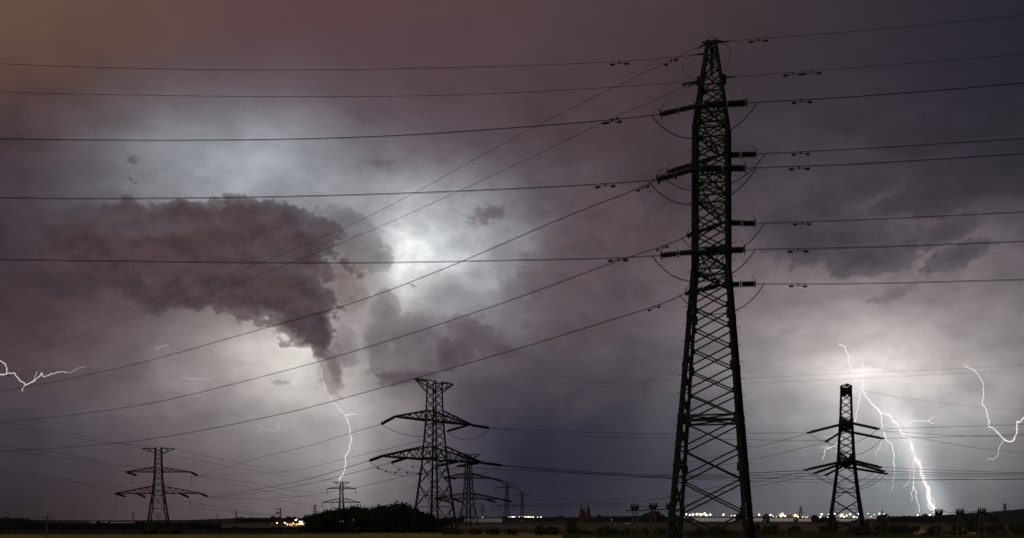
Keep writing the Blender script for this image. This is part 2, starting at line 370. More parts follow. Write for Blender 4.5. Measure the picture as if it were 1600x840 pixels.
# the big dark cumulus of the left half: pinkish shoulder, body, red heart, blue-grey rim, slate tail
cloud([(555, 378, 58, 34, -28), (540, 345, 40, 20, -20), (590, 402, 30, 16)], (90, 84, 90), .8, .72, .9, 1.4, .4, (106, 100, 105), 1.4)
cloud([(536, 432, 30, 34), (548, 460, 26, 26), (515, 560, 22, 56, 10)], (112, 99, 99), .8, .75, .9, 1.3, .4, (140, 124, 120), 1.6)
cloud([(150, 392, 92, 46, -4), (310, 396, 190, 70), (440, 378, 96, 58, -12), (400, 452, 112, 42, -16), (196, 346, 40, 32), (290, 344, 50, 30), (385, 338, 60, 28), (475, 492, 46, 46, 24), (455, 462, 60, 44, -20), (270, 448, 110, 30, -8), (494, 508, 24, 44, 16)],
      (67, 54, 60), .42, .96, 1.15, 1.05, .7, (85, 69, 73), 1.9, .12, .07)
cloud([(340, 372, 120, 56), (250, 400, 80, 34), (420, 430, 60, 34)], (92, 67, 63), 1.7, .54, 1.1, 1.1, .2, (78, 60, 61), 1.3)
cloud([(90, 400, 110, 56)], (63, 53, 59), 1.8, .75, .9, 1.0)
cloud([(205, 345, 54, 26), (250, 352, 50, 22), (470, 342, 70, 22, -12), (430, 400, 50, 24, -30)], (94, 88, 96), 1.3, .65, 1.2, 1.4, .4, (80, 72, 79), 1.3)
cloud([(522, 568, 13, 36, 14), (540, 540, 20, 44, 10)], (88, 79, 84), 1.3, .7, .8, 1.6, .3, (104, 95, 98), 1.2)
cloud([(498, 506, 28, 42, 16), (488, 462, 34, 28)], (63, 57, 66), 1.2, .65, .9, 1.4, .4, (80, 72, 79), 1.2)
cloud([(205, 440, 18, 14), (100, 452, 40, 14), (240, 480, 26, 14, -20)], (66, 56, 62), 1.2, .6, 1.0, 1.5, n4=1.0)
# dusk sky, barely there, and the unlit rear of the sky
nsk = NT.nodes.new('ShaderNodeTexSky'); nsk.sky_type = 'NISHITA'; nsk.sun_disc = False
nsk.sun_elevation = R(-3); nsk.sun_rotation = R(200); nsk.altitude = 250
front = smooth(dy, .30, .86) * (1.0 - smooth(EL, 24.0, 50.0))
SKY = mixc(srgb((58, 48, 50)), SKY, front)
SKY = vmath('ADD', SKY, vmath('SCALE', X(nsk.outputs['Color']), None, .004))
bg = NT.nodes.new('ShaderNodeBackground'); NT.links.new(SKY.s, bg.inputs['Color']); bg.inputs['Strength'].default_value = 1.0
wo = NT.nodes.new('ShaderNodeOutputWorld'); NT.links.new(bg.outputs[0], wo.inputs['Surface'])
W.cycles.sampling_method = 'MANUAL'; W.cycles.sample_map_resolution = 512

rear_fill_d = bpy.data.lights.new('sun', 'SUN'); rear_fill_d.energy = .38; rear_fill_d.angle = R(12); rear_fill_d.color = (1, .85, .7)  # no sun at night: warm fill added behind the camera to brighten the ground
sun = bpy.data.objects.new('sun', rear_fill_d); COL.objects.link(sun); sun.rotation_euler = (R(60), 0, R(-20))  # the added warm fill behind the camera, not a real sun

# ================================================================= GROUND
def sheet(name, poly, z, m, label=None):
    me = bpy.data.meshes.new(name); me.from_pydata([(x, y, z) for x, y in poly], [], [tuple(range(len(poly)))]); me.update()
    me.materials.append(m); o = bpy.data.objects.new(name, me); COL.objects.link(o); o['kind'] = 'structure'; return o
def soil(name, c1, c2, scale, stretch=(1, 1, 1), c3=None):
    m = bpy.data.materials.new(name); m.use_nodes = True; nt = m.node_tree; b = nt.nodes['Principled BSDF']
    tc = nt.nodes.new('ShaderNodeTexCoord'); mp = nt.nodes.new('ShaderNodeMapping'); mp.inputs['Scale'].default_value = stretch
    nt.links.new(tc.outputs['Object'], mp.inputs['Vector'])
    n = nt.nodes.new('ShaderNodeTexNoise'); n.inputs['Scale'].default_value = scale; n.inputs['Detail'].default_value = 9; n.inputs['Roughness'].default_value = .65
    nt.links.new(mp.outputs[0], n.inputs['Vector'])
    r = nt.nodes.new('ShaderNodeValToRGB'); e = r.color_ramp.elements; e[0].position = .33; e[1].position = .67
    e[0].color = (*c1, 1); e[1].color = (*c2, 1)
    if c3: k = e.new(.5); k.color = (*c3, 1)
    nt.links.new(n.outputs['Fac'], r.inputs['Fac']); nt.links.new(r.outputs['Color'], b.inputs['Base Color'])
    b.inputs['Roughness'].default_value = .95; b.inputs['Specular IOR Level'].default_value = .1
    return m
MS = dict(base=soil('dark_meadow', (.018, .02, .013), (.045, .042, .025), .02),
          dark=soil('wet_dark_soil', (.010, .011, .010), (.018, .018, .015), .02),
          brown=soil('brown_stubble', (.085, .062, .038), (.17, .125, .075), .02, (.25, 1, 1)),
          olive=soil('dry_olive_grass', (.17, .16, .055), (.40, .36, .12), .06, (.3, 1, 1)),
          scrub=soil('scrubby_grass', (.05, .05, .022), (.13, .11, .045), .05))
G = 9000
sheet('ground', [(-G, -300), (G, -300), (G, 9500), (-G, 9500)], 0, MS['base'])
def band(name, pts, z, m):
    """pts: (photo column, metres away) outline of a field"""
    sheet(name, [((px - CX) / F * D, D) for px, D in pts], z, m)
band('dark_field', [(-400, 330), (330, 310), (560, 330), (560, 900), (330, 1100), (0, 1500), (-400, 1500)], .03, MS['dark'])
band('stubble_field', [(300, 470), (640, 420), (640, 900), (480, 1500), (330, 1000)], .06, MS['brown'])
band('brown_field', [(660, 420), (860, 460), (900, 900), (720, 1000), (660, 800)], .06, MS['brown'])
band('pasture', [(850, 330), (1060, 330), (1060, 1200), (880, 1200)], .05, MS['scrub'])
band('ploughed_field', [(1060, 360), (2000, 360), (2000, 700), (1500, 1100), (1060, 1100)], .07, MS['brown'])
band('grass_verge', [(-600, 120), (900, 120), (900, 235), (640, 285), (330, 260), (120, 260), (-600, 230)], .05, MS['olive'])
band('rough_meadow', [(900, 120), (2400, 120), (2400, 250), (1400, 265), (900, 240)], .05, MS['scrub'])

def ridge(name, prof, D, depth, m, jit=0, seed=1):
    """a low hill whose crest shows at the given directions"""
    rg = random.Random(seed); vs = []; fs = []; n = len(prof); rows = 7
    for j in range(rows):
        t = j / (rows - 1); k = math.sin(math.pi * t) ** .8 if 0 < t < 1 else 0
        for px, py in prof:
            h = max(.4, CAMZ + (HZ - py) / F * D)
            d = D + depth * (t - .5)
            vs.append(((px - CX) / F * D * d / D, d, h * k * (1 + (rg.random() - .5) * jit) - (.5 if k == 0 else 0)))
    for j in range(rows - 1):
        for i in range(n - 1): fs.append((j * n + i, j * n + i + 1, (j + 1) * n + i + 1, (j + 1) * n + i))
    me = bpy.data.meshes.new(name); me.from_pydata(vs, [], fs); me.update()
    for p in me.polygons: p.use_smooth = True
    me.materials.append(m); o = bpy.data.objects.new(name, me); COL.objects.link(o); o['kind'] = 'structure'; return o
def dense(prof, step):
    out = []
    for (x0, y0), (x1, y1) in zip(prof, prof[1:]):
        k = max(1, int((x1 - x0) / step))
        for i in range(k):
            t = i / k; out.append((x0 + (x1 - x0) * t, y0 + (y1 - y0) * t))
    return out + [prof[-1]]
ridge('hill', dense([(1330, 812), (1420, 808), (1480, 803), (1520, 800), (1550, 799), (1580, 796), (1600, 794), (1660, 791), (1760, 790), (1900, 800), (2000, 811)], 12), 2600, 1600, MS['dark'])
ridge('distant_hills', dense([(-300, 806), (-60, 808), (20, 809), (40, 811), (150, 812.2), (300, 811.2), (370, 808.4), (400, 807.8), (440, 808.5), (520, 809), (700, 808.5), (900, 807), (1000, 805), (1060, 807), (1100, 810), (1300, 810), (1420, 809)], 12), 3400, 1200, MS['dark'])

# ================================================================= VEGETATION
def leafcloud(mb, blobs, n, size, rg, flat=.0):
    """n little leaf clumps spread through the outer volume of the blobs [(centre, rx, ry, rz)]"""
    tot = [b[1] * b[2] * b[3] for b in blobs]; s = sum(tot)
    for _ in range(n):
        t = rg.random() * s
        for b, w in zip(blobs, tot):
            t -= w
            if t <= 0: break
        while True:
            d = Vector((rg.uniform(-1, 1), rg.uniform(-1, 1), rg.uniform(-1, 1)))
            if .2 < d.length < 1: break
        d = d.normalized() * (d.length ** .45) * (rg.uniform(.8, 1.1) if rg.random() < .85 else rg.uniform(1.05, 1.3))
        c = Vector(b[0]) + Vector((d.x * b[1], d.y * b[2], d.z * b[3]))
        if c.z < .05: c.z = rg.uniform(.05, .3)
        a = Vector((rg.gauss(0, 1), rg.gauss(0, 1), rg.gauss(0, 1))).normalized()
        q = a.cross(Vector((rg.gauss(0, 1), rg.gauss(0, 1), rg.gauss(0, 1)))).normalized()
        k = size * rg.uniform(.5, 1.3)
        mb.add([c - a * k, c + q * k * .6, c + a * k, c - q * k * .6], [(0, 1, 2, 3)])
def make_tree(h, w, rg, leafmat, n=900, size=.38, crown_from=.18, name='broadleaf_tree'):
    r = thing(name, '', '', (0, 0, 0))
    cb = []
    nb = rg.randint(6, 9)
    for k in range(nb):
        a = rg.uniform(0, 6.28); z = h * rg.uniform(crown_from + .18, .84); sp_ = w / 2 * (1 - ((z / h - .5) * 1.15) ** 2) * .6
        rr = w * rg.uniform(.19, .34)
        cb.append(((math.cos(a) * sp_ * rg.random() ** .5, math.sin(a) * sp_ * rg.random() ** .5, z), rr, rr, rr * rg.uniform(.65, .95)))
    for k in range(4): a = rg.uniform(0, 6.28); cb.append(((math.cos(a) * w * .28, math.sin(a) * w * .28, h * .16), w * .3, w * .3, h * .2))
    mb = MB()
    for c, rx, ry, rz in cb: mb.ball(c, 1, 2, rx * .72, ry * .72, rz * .72, .35, rg)
    leafcloud(mb, cb, n, size, rg)
    mb.build('crown', leafmat, r)
    t = MB(); t.tube([(0, 0, -.2), (rg.uniform(-.1, .1), 0, h * .3), (rg.uniform(-.2, .2), rg.uniform(-.2, .2), h * .72)], [h * .028, h * .02, h * .008], 7)
    for c, rx, ry, rz in cb[:4]: t.tube([(0, 0, h * .28), ((c[0]) * .6, c[1] * .6, c[2] * .75), c], [h * .013, h * .009, h * .004], 5)
    t.build('trunk', M['bark'], r)
    return r
protos = [make_tree(7, 7.2, random.Random(s), M['leaf'], 1700, .30, .04) for s in (11, 12, 13)]
# (column, distance, top row, width factor, label)
CL = 'dark broadleaf tree grown into the black copse by the steel pylon'
copse = [(484, 352, 805, .8, 'lowest dark tree at the street-lit end of the black copse'), (500, 350, 803, .9, None), (516, 346, 798, .9, None), (530, 344, 794, 1, 'round-crowned dark tree below the small pylon struck by lightning'),
         (546, 350, 793, 1, None), (560, 342, 795, 1, None), (574, 346, 793.5, 1, None), (588, 342, 792, 1.05, None), (602, 346, 794, 1, None), (616, 340, 793, 1.05, None),
         (632, 336, 789, 1.15, 'tallest dark tree, domed crown rising out of the black copse'), (648, 334, 793, 1.1, None), (662, 333, 801, 1, 'dark tree tucked against the leg of the big strut-armed pylon'),
         (676, 336, 808, .9, None), (510, 338, 808, 1, None), (555, 334, 806, 1.1, None), (600, 332, 806, 1.1, None), (640, 330, 807, 1.1, None), (690, 340, 812, .8, None)]
for i, (px, D, py, wf, lb) in enumerate(copse):
    o = protos[i] if i < 3 else copy_tree(protos[i % 3])
    h = CAMZ + (HZ - py) / F * D
    o.location = on_ground(px, D); s = h / 6.6
    o.scale = (wf * (1.2 + .35 * rnd.random()) * max(.8, s), wf * max(.8, s), s); o.rotation_euler.z = rnd.uniform(0, 6.28)
    o['label'] = lb or CL; o['category'] = 'tree'; o['group'] = 'trees of the black copse'
# poplars on the skyline
pop = None
for px, D, py, w, lb in [(908.5, 2300, 787.5, 10, 'rusty brown pointed poplar, first of the trio on the skyline'), (912.5, 2320, 792, 10, 'shortest rusty brown poplar, middle one of the skyline trio'), (919, 2300, 787, 11, 'rusty brown pointed poplar standing apart from the skyline pair')]:
    h = CAMZ + (HZ - py) / F * D
    if pop is None:
        rg = random.Random(31); pop = thing('poplar_tree', lb, 'tree', (0, 0, 0)); mb = MB()
        bl = [((rg.uniform(-.6, .6), rg.uniform(-.6, .6), 24 * t + 1.5), 4.6 * (1 - t) ** .75 + .3, 4.6 * (1 - t) ** .75 + .3, 2.6) for t in [k / 12 for k in range(12)]]
        for c, a, b, d in bl: mb.ball(c, 1, 1, a * .6, b * .6, d * .8, .3, rg)
        leafcloud(mb, bl, 1500, .9, rg); mb.build('crown', M['poplar'], pop)
        t = MB(); t.tube([(0, 0, -.3), (0, 0, 12), (0, 0, 25)], [.7, .45, .1], 7); t.build('trunk', M['bark'], pop); o = pop
    else: o = copy_tree(pop)
    o.location = on_ground(px, D); o.scale = (w / 9, w / 9, h / 26.5); o.rotation_euler.z = rnd.uniform(0, 6)
    tag(o, lb, 'tree', 'poplars on the skyline')
# field bushes
def make_bush(rg, w=4, h=2.4, n=520):
    bl = [((rg.uniform(-.3, .3) * w, rg.uniform(-.3, .3) * w, h * rg.uniform(.25, .55)), w * rg.uniform(.2, .32), w * rg.uniform(.2, .32), h * rg.uniform(.3, .48)) for _ in range(6)]
    mb = MB()
    for c, a, b, d in bl: mb.ball(c, 1, 2, a * .75, b * .75, d * .75, .35, rg)
    leafcloud(mb, bl, n, .22, rg)
    return mb.build('bush', M['leafb'])
bpro = [make_bush(random.Random(s)) for s in (41, 42, 43, 44)]
BU = 'low dark bush in the scrub behind the grass verge'
BR = 'dark bush on the brown ploughed field under the lightning'
bushes = [(235, 265, 815, 12, 'dark thicket at the foot of the wide twin-armed pylon'), (270, 268, 820, 14, None), (700, 262, 822, 12, None), (716, 260, 823, 12, None), (742, 262, 824, 9, None), (770, 262, 823, 9, None), (800, 258, 825, 8, None),
          (846, 258, 817, 10, 'broad dark bush standing in the pasture before the town lights'), (862, 255, 820, 10, None), (893, 262, 812, 8, 'tall narrow dark bush before the trio of poplars'), (905, 250, 824, 12, None),
          (925, 250, 828, 12, None), (948, 262, 821, 14, 'rounded bush beneath the row of small orange lights'), (972, 256, 826, 10, None), (985, 258, 823, 8, None), (1010, 254, 822, 9, None), (1030, 258, 822, 8, None), (1045, 262, 824, 7, None), (1000, 250, 829, 12, None),
          (1096, 240, 822, 10, 'leafy bush seen between the legs of the giant pylon'), (1120, 236, 820, 12, None), (1085, 232, 828, 10, None), (1140, 235, 826, 10, None)]
bushes_r = [(1178, 300, 815, 9, None), (1205, 310, 818, 12, None), (1240, 320, 819, 12, None), (1290, 330, 818, 9, None), (1302, 300, 812, 7, None), (1335, 300, 820, 10, None), (1352, 310, 813, 9, 'bush close to the foot of the pylon with bunched arms'), (1380, 300, 815, 12, None),
            (1405, 290, 816, 14, None), (1428, 300, 820, 9, None), (1460, 300, 818, 14, None), (1498, 285, 814, 9, None), (1525, 280, 813, 14, None), (1550, 280, 817, 10, None), (1562, 300, 815, 10, None), (1588, 300, 814, 9, None), (1605, 300, 817, 12, None),
            (1410, 250, 828, 16, None), (1450, 245, 829, 16, None), (1380, 250, 829, 14, None), (1350, 255, 827, 14, None), (1500, 262, 826, 12, None), (1560, 255, 829, 18, None), (1600, 255, 829, 14, None), (1250, 262, 828, 18, None), (1200, 258, 827, 14, None), (1290, 262, 829, 14, None)]
for j, (lst, dl, gp) in enumerate(((bushes, BU, 'bushes in the scrub'), (bushes_r, BR, 'bushes on the ploughed field'))):
    for i, (px, D, py, wpx, lb) in enumerate(lst):
        o = bpro[i] if (j == 0 and i < 4) else bpro[(i + j) % 4].copy()
        if not (j == 0 and i < 4): COL.objects.link(o)
        h = CAMZ + (HZ - py) / F * D; w = 2 * wpx / F * D
        o.location = on_ground(px, D); o.scale = (w / 3.4, max(w, 3) / 3.8, h / 2.2); o.rotation_euler.z = 0 if i % 2 else math.pi
        tag(o, lb or dl, 'bush', gp)
# far woods along the horizon: one mass
fw = MB(); rg = random.Random(5)
def woodline(x0, x1, py, D, hh, n, size):
    for _ in range(n):
        px = rg.uniform(x0, x1); d = D * rg.uniform(.97, 1.03)
        big = max(0, math.sin(px * .21) + math.sin(px * .087 + 1) + math.sin(px * .53 + 2) * .6)
        top = CAMZ + (HZ - py) / F * d + big * hh * .25
        if x1 - x0 < 45: top *= .35 + .65 * math.sqrt(max(0, 1 - ((px - (x0 + x1) / 2) / ((x1 - x0) / 2)) ** 2))
        z = rg.random() ** .6 * top
        c = on_ground(px, d, z); k = size * rg.uniform(.5, 1.3)
        a = Vector((rg.gauss(0, 1), rg.gauss(0, 1), rg.gauss(0, 1))).normalized(); q = a.cross(Vector((0.3, 1, .2))).normalized()
        fw.add([c - a * k, c + q * k * .7, c + a * k, c - q * k * .7], [(0, 1, 2, 3)])
woodline(370, 480, 809, 1500, 5, 900, 1.6); woodline(-40, 45, 809.5, 1500, 3, 400, 1.6); woodline(690, 905, 808, 2400, 6, 1600, 2.2)
woodline(920, 1065, 807, 2400, 6, 1200, 2.2); woodline(1000, 1040, 800, 2350, 8, 500, 2.2); woodline(1170, 1290, 806.5, 2650, 7, 300, 2.2); woodline(1370, 1470, 806, 1900, 6, 900, 1.8); woodline(1460, 1560, 806, 1900, 5, 500, 1.8)
woodline(1150, 1160, 801, 1900, 5, 200, 1.6); woodline(1192, 1202, 802, 1900, 5, 120, 1.6); woodline(1268, 1278, 804, 1700, 5, 200, 1.5); woodline(1296, 1306, 804, 1700, 5, 200, 1.5); woodline(1278, 1296, 809, 1700, 4, 200, 1.5)
tag(fw.build('far_woods', M['wood_far']), 'dark line of far trees along the horizon', 'woods', kind='stuff')
hd = MB(); fwb = fw; fw = hd
woodline(-60, 345, 817.5, 430, 1.2, 3600, .5); woodline(-60, 60, 814, 520, 1.6, 900, .6); woodline(330, 480, 824.5, 380, .8, 900, .35)
tag(hd.build('hedgerow', M['leaf']), 'long black hedgerow and thicket along the far left field', 'hedge', kind='stuff'); fw = fwb
# grass of the verge and weeds of the meadow
gr = MB(); rg = random.Random(9)
for _ in range(26000):
    px = rg.uniform(-40, 930); D = 1 / rg.uniform(1 / 290, 1 / 150)
    if D > 262 and not (560 < px < 860): continue
    p = on_ground(px, D); k = rg.uniform(.12, .42); a = rg.uniform(0, 6.28); w = rg.uniform(.05, .16)
    lean = Vector((rg.uniform(-.3, .3), rg.uniform(-.3, .3), 1)) * k
    e = Vector((math.cos(a), math.sin(a), 0)) * w
    gr.add([p - e, p + e, p + lean], [(0, 1, 2)])
tag(gr.build('grass', M['grass']), 'dry yellow-green grass along the near verge', 'grass', kind='stuff')
wd = MB()
for _ in range(26000):
    px = rg.uniform(880, 1640); D = 1 / rg.uniform(1 / 330, 1 / 150)
    patch = math.sin(px * .045 + D * .03) + math.sin(px * .013 + D * .11 + 2)
    if patch < -.5: continue
    p = on_ground(px, D); k = rg.uniform(.2, .75) * (1.3 if px < 1300 else 1) * (.6 + .3 * max(0, patch)); a = rg.uniform(0, 6.28); w = rg.uniform(.06, .22)
    lean = Vector((rg.uniform(-.35, .35), rg.uniform(-.3, .3), 1)) * k
    e = Vector((math.cos(a), math.sin(a), 0)) * w
    wd.add([p - e, p + e, p + lean], [(0, 1, 2)])
tag(wd.build('weeds', M['weeds']), 'tall dark weeds around the giant pylon', 'weeds', kind='stuff')
# sand heaps
def heap(px, D, py, wpx, label, seed):
    rg = random.Random(seed); h = CAMZ + (HZ - py) / F * D; w = wpx / F * D; mb = MB(); n, m = 26, 9; vs = []; fs = []
    for i in range(n):
        for j in range(m):
            u = i / (n - 1) * 2 - 1; v = j / (m - 1) * 2 - 1
            hh = max(0, 1 - abs(u) ** 1.6) * max(0, 1 - v * v) * (.75 + .25 * math.sin(u * 7 + seed)) * (1 + rg.uniform(-.1, .1))
            vs.append((u * w, v * w * .5, h * hh - .05))
    for i in range(n - 1):
        for j in range(m - 1): fs.append((i * m + j, (i + 1) * m + j, (i + 1) * m + j + 1, i * m + j + 1))
    mb.add(vs, fs); o = mb.build('soil_heap', M['sand'], None, True); o.location = on_ground(px, D); tag(o, label, 'soil heap', 'soil heaps on the field')
heap(1440, 268, 822, 17, 'sandy soil heap lying directly under the brightest lightning bolt', 1)
heap(1507, 268, 824, 22, 'wide sandy soil heap in front of the pole pair with twin tops', 2)
heap(1568, 275, 828, 28, 'long flat sandy soil heap below the bare hill', 3)

# ================================================================= PYLONS
def gen_body(parent, T, levels, panels, legw, dw, m, corner_fn=None, split=True):
    """levels [(z, full width)] ; panels = z list ; returns width function"""
    def wd_(z):
        for (z0, a), (z1, b) in zip(levels, levels[1:]):
            if z <= z1: return a + (b - a) * (z - z0) / (z1 - z0)
        return levels[-1][1]
    def cor(z):
        w = wd_(z) / 2; return [Vector((-w, -w, z)), Vector((w, -w, z)), Vector((w, w, z)), Vector((-w, w, z))]
    ztop = panels[-1]
    one = MB()
    for k in range(4):
        mb = MB() if split else one
        for (z0, _), (z1, _) in zip(levels, levels[1:]):
            lw = legw * (1 - .45 * z0 / ztop)
            p0, p1 = cor(z0)[k], cor(z1)[k]
            inw = Vector((-p0.x, -p0.y, 0)).normalized() if p0.length else Vector((1, 0, 0))
            mb.angle(p0, p1, lw, inw)
        if T.get('fittings'):                           # gussets, splice collars and climbing bolts belong to the leg
            sx, sy = ((-1, -1), (1, -1), (1, 1), (-1, 1))[k]
            for z in panels: w = wd_(z) / 2; q = .44 if z < 30 else .30; mb.box((sx * w, sy * w, z), q, q, .5)
            for z in (4, 8.5, 13.6, 19, 24.4): w = wd_(z) / 2; mb.box((sx * w * 1.01, sy * w * 1.01, z), .54, .54, .9)
            if k in (1, 3):
                for z in [1 + .9 * j for j in range(46)]:
                    w = wd_(z) / 2; o = Vector((sx, sy, 0)).normalized(); q = Vector((-sy, sx, 0)).normalized() * (1 if int(z / .9) % 2 else -1)
                    c = Vector((sx * w, sy * w, z)); mb.bar(c, c + (o * .8 + q * .5) * .75, .045)
        if split: mb.build('leg', m, parent)
    for k in range(4):
        mb = MB() if split else one
        for i, (z0, z1) in enumerate(zip(panels, panels[1:])):
            a0, b0 = cor(z0)[k], cor(z0)[(k + 1) % 4]; a1, b1 = cor(z1)[k], cor(z1)[(k + 1) % 4]
            d = dw * (1 - .3 * z0 / ztop)
            mb.bar(a0, b1, d, d * .8); mb.bar(b0, a1, d, d * .8)
            if z0 in T.get('belts', ()): mb.bar(a0, b0, d * 1.2, d)
            if z1 - z0 > T.get('sub', 99):
                c = (a0 + b1) / 2; ma = (a0 + a1) / 2; mb_ = (b0 + b1) / 2
                mb.bar(ma, mb_, d * .6); mb.bar(ma, (a0 + c) / 2, d * .5); mb.bar(mb_, (b0 + c) / 2, d * .5); mb.bar(ma, (a1 + c) / 2, d * .5); mb.bar(mb_, (b1 + c) / 2, d * .5)
        if split: mb.build('bracing', m, parent)
    if not split: return wd_, one
    return wd_, None
def gen_arm(mb, wd_, z, zt, L, side, cw, lw, n=5, tipw=.25):
    """lattice cross-arm along local x"""
    w0, w1 = wd_(z) / 2, wd_(zt) / 2
    tip = Vector((side * L, 0, z + .05))
    ch = []
    for sy in (-1, 1):
        b0 = Vector((side * w0, sy * w0, z)); t0 = Vector((side * w1, sy * w1, zt)); te = Vector((side * L, sy * tipw, z))
        mb.bar(b0, te, cw); mb.bar(t0, te + Vector((0, 0, .12)), cw * .85); ch.append((b0, t0, te))
        for i in range(n):
            a, b = i / n, (i + 1) / n
            P = lambda q, e, t: q + (e - q) * t
            mb.bar(P(t0, te, a), P(b0, te, (a + b) / 2), lw); mb.bar(P(b0, te, (a + b) / 2), P(t0, te, b), lw)
    (b0, _, e0), (b1, _, e1) = ch
    for i in range(n):
        a, b = i / n, (i + 1) / n
        p = b0 + (e0 - b0) * a; q = b1 + (e1 - b1) * b; r = b1 + (e1 - b1) * a
        mb.bar(p, q, lw); mb.bar(p, r, lw)
    mb.bar(e0, e1, cw)
    return tip
def string(parent, p0, p1, r, n, horns=True, twin=.0, m=None, simple=False):
    """chain of insulator discs between local points, with yoke plates and arcing horns"""
    p0, p1 = Vector(p0), Vector(p1); d = (p1 - p0); L = d.length; d.normalize()
    m = m or M['insul']
    side = d.cross(Vector((0, 0, 1)))
    side = side.normalized() if side.length > .05 else Vector((1, 0, 0))
    mb = MB(); offs = [side * twin / 2 + Vector((0, 0, twin * .35)), -side * twin / 2 - Vector((0, 0, twin * .35))] if twin else [Vector()]
    for o in offs:
        pr = [(0, r * .2), (.04, r * .25)]
        for k in range(n):
            t0 = .05 + .9 * k / n; t1 = .05 + .9 * (k + 1) / n
            if simple: pr += [(t0, r * .6), ((t0 + t1) / 2, r), (t1, r * .6)]
            else: pr += [(t0, r * .62), (t0 + (t1 - t0) * .25, r), (t0 + (t1 - t0) * .6, r * .95), (t0 + (t1 - t0) * .7, r * .62)]
        pr += [(.97, r * .25), (1, r * .2)]
        if twin and not simple: pr = [(t, q if not .45 < t < .55 else .06) for t, q in pr]
        mb.lathe(p0 + o, p1 + o, pr, 8)
    s = mb.build('insulator_string', m, parent)
    if horns:
        up = side.cross(d)
        for q in (p0 + d * L * .02, p0 + d * L * .5, p1 - d * L * .02):
            y = MB(); y.bar(q - up * (twin + r * 2.6) / 2, q + up * (twin + r * 2.6) / 2, .09, .2); y.bar(q - side * (twin + r * 2) / 2, q + side * (twin + r * 2) / 2, .1, .12)
            y.build('yoke_plate', M['steel'], s)
        up = Vector((0, 0, 1))
        for pp in ([p1 - d * .1, p1 - d * .1 + up * .5, p1 - d * .5 + up * 1.0], [p0 + d * .1, p0 + d * .15 + up * .4, p0 + d * .5 + up * .8]):
            h = MB(); h.tube(pp, .03, 5); h.build('arcing_horn', M['steel'], s)
    return s
def local(root, p): return root.matrix_basis.inverted() @ Vector(p)
def world(root, p): return root.matrix_basis @ Vector(p)
def sagpts(p0, p1, sag, n=14):
    p0, p1 = Vector(p0), Vector(p1)
    return [p0 + (p1 - p0) * (i / n) - Vector((0, 0, 4 * sag * (i / n) * (1 - i / n))) for i in range(n + 1)]

# ---- the giant pylon
TA = 16.0
D0 = 135.0
base0 = on_ground(1112, D0)
root0 = thing('lattice_pylon', 'giant black lattice pylon without visible wide arms, towering over everything else', 'pylon', base0, R(90 - TA), 'lattice pylons')
lv = [(-.6, 7.9), (13.3, 5.75), (29.2, 3.35), (44.4, 3.25), (48.6, 2.1), (53.4, .75)]
pn = [0, 3.7, 7.2, 10.4, 13.3, 13.9, 16.4, 18.8, 21.1, 23.3, 25.4, 27.4, 29.2, 31.4, 33.2, 35.0, 36.9, 39.0, 40.7, 42.3, 43.9, 45.5, 47.1, 48.6, 50.2, 51.8, 53.2]
wd0, _ = gen_body(root0, {'belts': (13.3, 13.9, 29.2, 31.4, 36.9, 39.0, 43.9, 45.5, 48.6, 51.8), 'sub': 99, 'fittings': True}, lv, pn, .47, .19, M['steel'])
for sx in (-1, 1):
    for sy in (-1, 1): fb = MB(); fb.box((sx * 3.9, sy * 3.9, .1), 1.3, 1.3, .8); fb.build('footing', M['concrete'], root0)
ARMS = [(43.85, 45.9, 9.0), (36.9, 39.0, 11.7), (29.4, 31.6, 9.4)]
tips = {}
for i, (z, zt, L) in enumerate(ARMS):
    for side in (-1, 1):
        mb = MB(); tp = gen_arm(mb, wd0, z, zt, L, side, .13, .065, 4); mb.build('crossarm', M['steel'], root0)
        # tip bracket
        tips[(i, side)] = tp
pk = MB()
pk.bar((0, -1.0, 53.4), (0, 1.0, 53.4), .16); pk.box((0, 0, 53.3), .8, .8, .25); pk.box((0, 0, 51.6), .3, .3, 3.4)
for sy in (-1, 1):
    q = MB(); q.bar((-1.3, sy * 1.3, 49.3), (1.3, sy * 1.3, 49.3), .2); q.box((0, sy * 1.3, 49.3), .8, .4, .9); q.build('earthwire_bracket', M['steel'], root0)
pk.build('earthwire_bracket', M['steel'], root0)

WIRES = []       # filled as (label, group, points3d, radius, damper columns)
def curve_through(P, n=60):
    """smooth py(px) through photo directions, Catmull-Rom"""
    P = sorted(P) if P[0][0] < P[-1][0] else sorted(P, reverse=True)
    out = []
    if len(P) == 2:
        return [(P[0][0] + (P[1][0] - P[0][0]) * t / n, P[0][1] + (P[1][1] - P[0][1]) * t / n) for t in range(n + 1)]
    def lag(x):
        s = 0
        for i, (xi, yi) in enumerate(P):
            t = yi
            for j, (xj, _) in enumerate(P):
                if i != j: t *= (x - xj) / (xi - xj)
            s += t
        return s
    if len(P) == 3:
        return [(x, lag(x)) for x in [P[0][0] + (P[-1][0] - P[0][0]) * t / n for t in range(n + 1)]]
    Q = [P[0]] + P + [P[-1]]; m = len(P) - 1; k = max(2, n // m)
    for i in range(m):
        a, b, c, d = Q[i], Q[i + 1], Q[i + 2], Q[i + 3]
        for s in range(k):
            t = s / k
            # finite-difference tangents on a non-uniform grid
            m1 = (c[1] - a[1]) / (c[0] - a[0]) if c[0] != a[0] else (c[1] - b[1]) / (c[0] - b[0])
            m2 = (d[1] - b[1]) / (d[0] - b[0]) if d[0] != b[0] else (c[1] - b[1]) / (c[0] - b[0])
            h = c[0] - b[0]
            y = (2*t**3 - 3*t**2 + 1) * b[1] + (t**3 - 2*t**2 + t) * h * m1 + (-2*t**3 + 3*t**2) * c[1] + (t**3 - t**2) * h * m2
            out.append((b[0] + h * t, y))
    return out + [P[-1]]
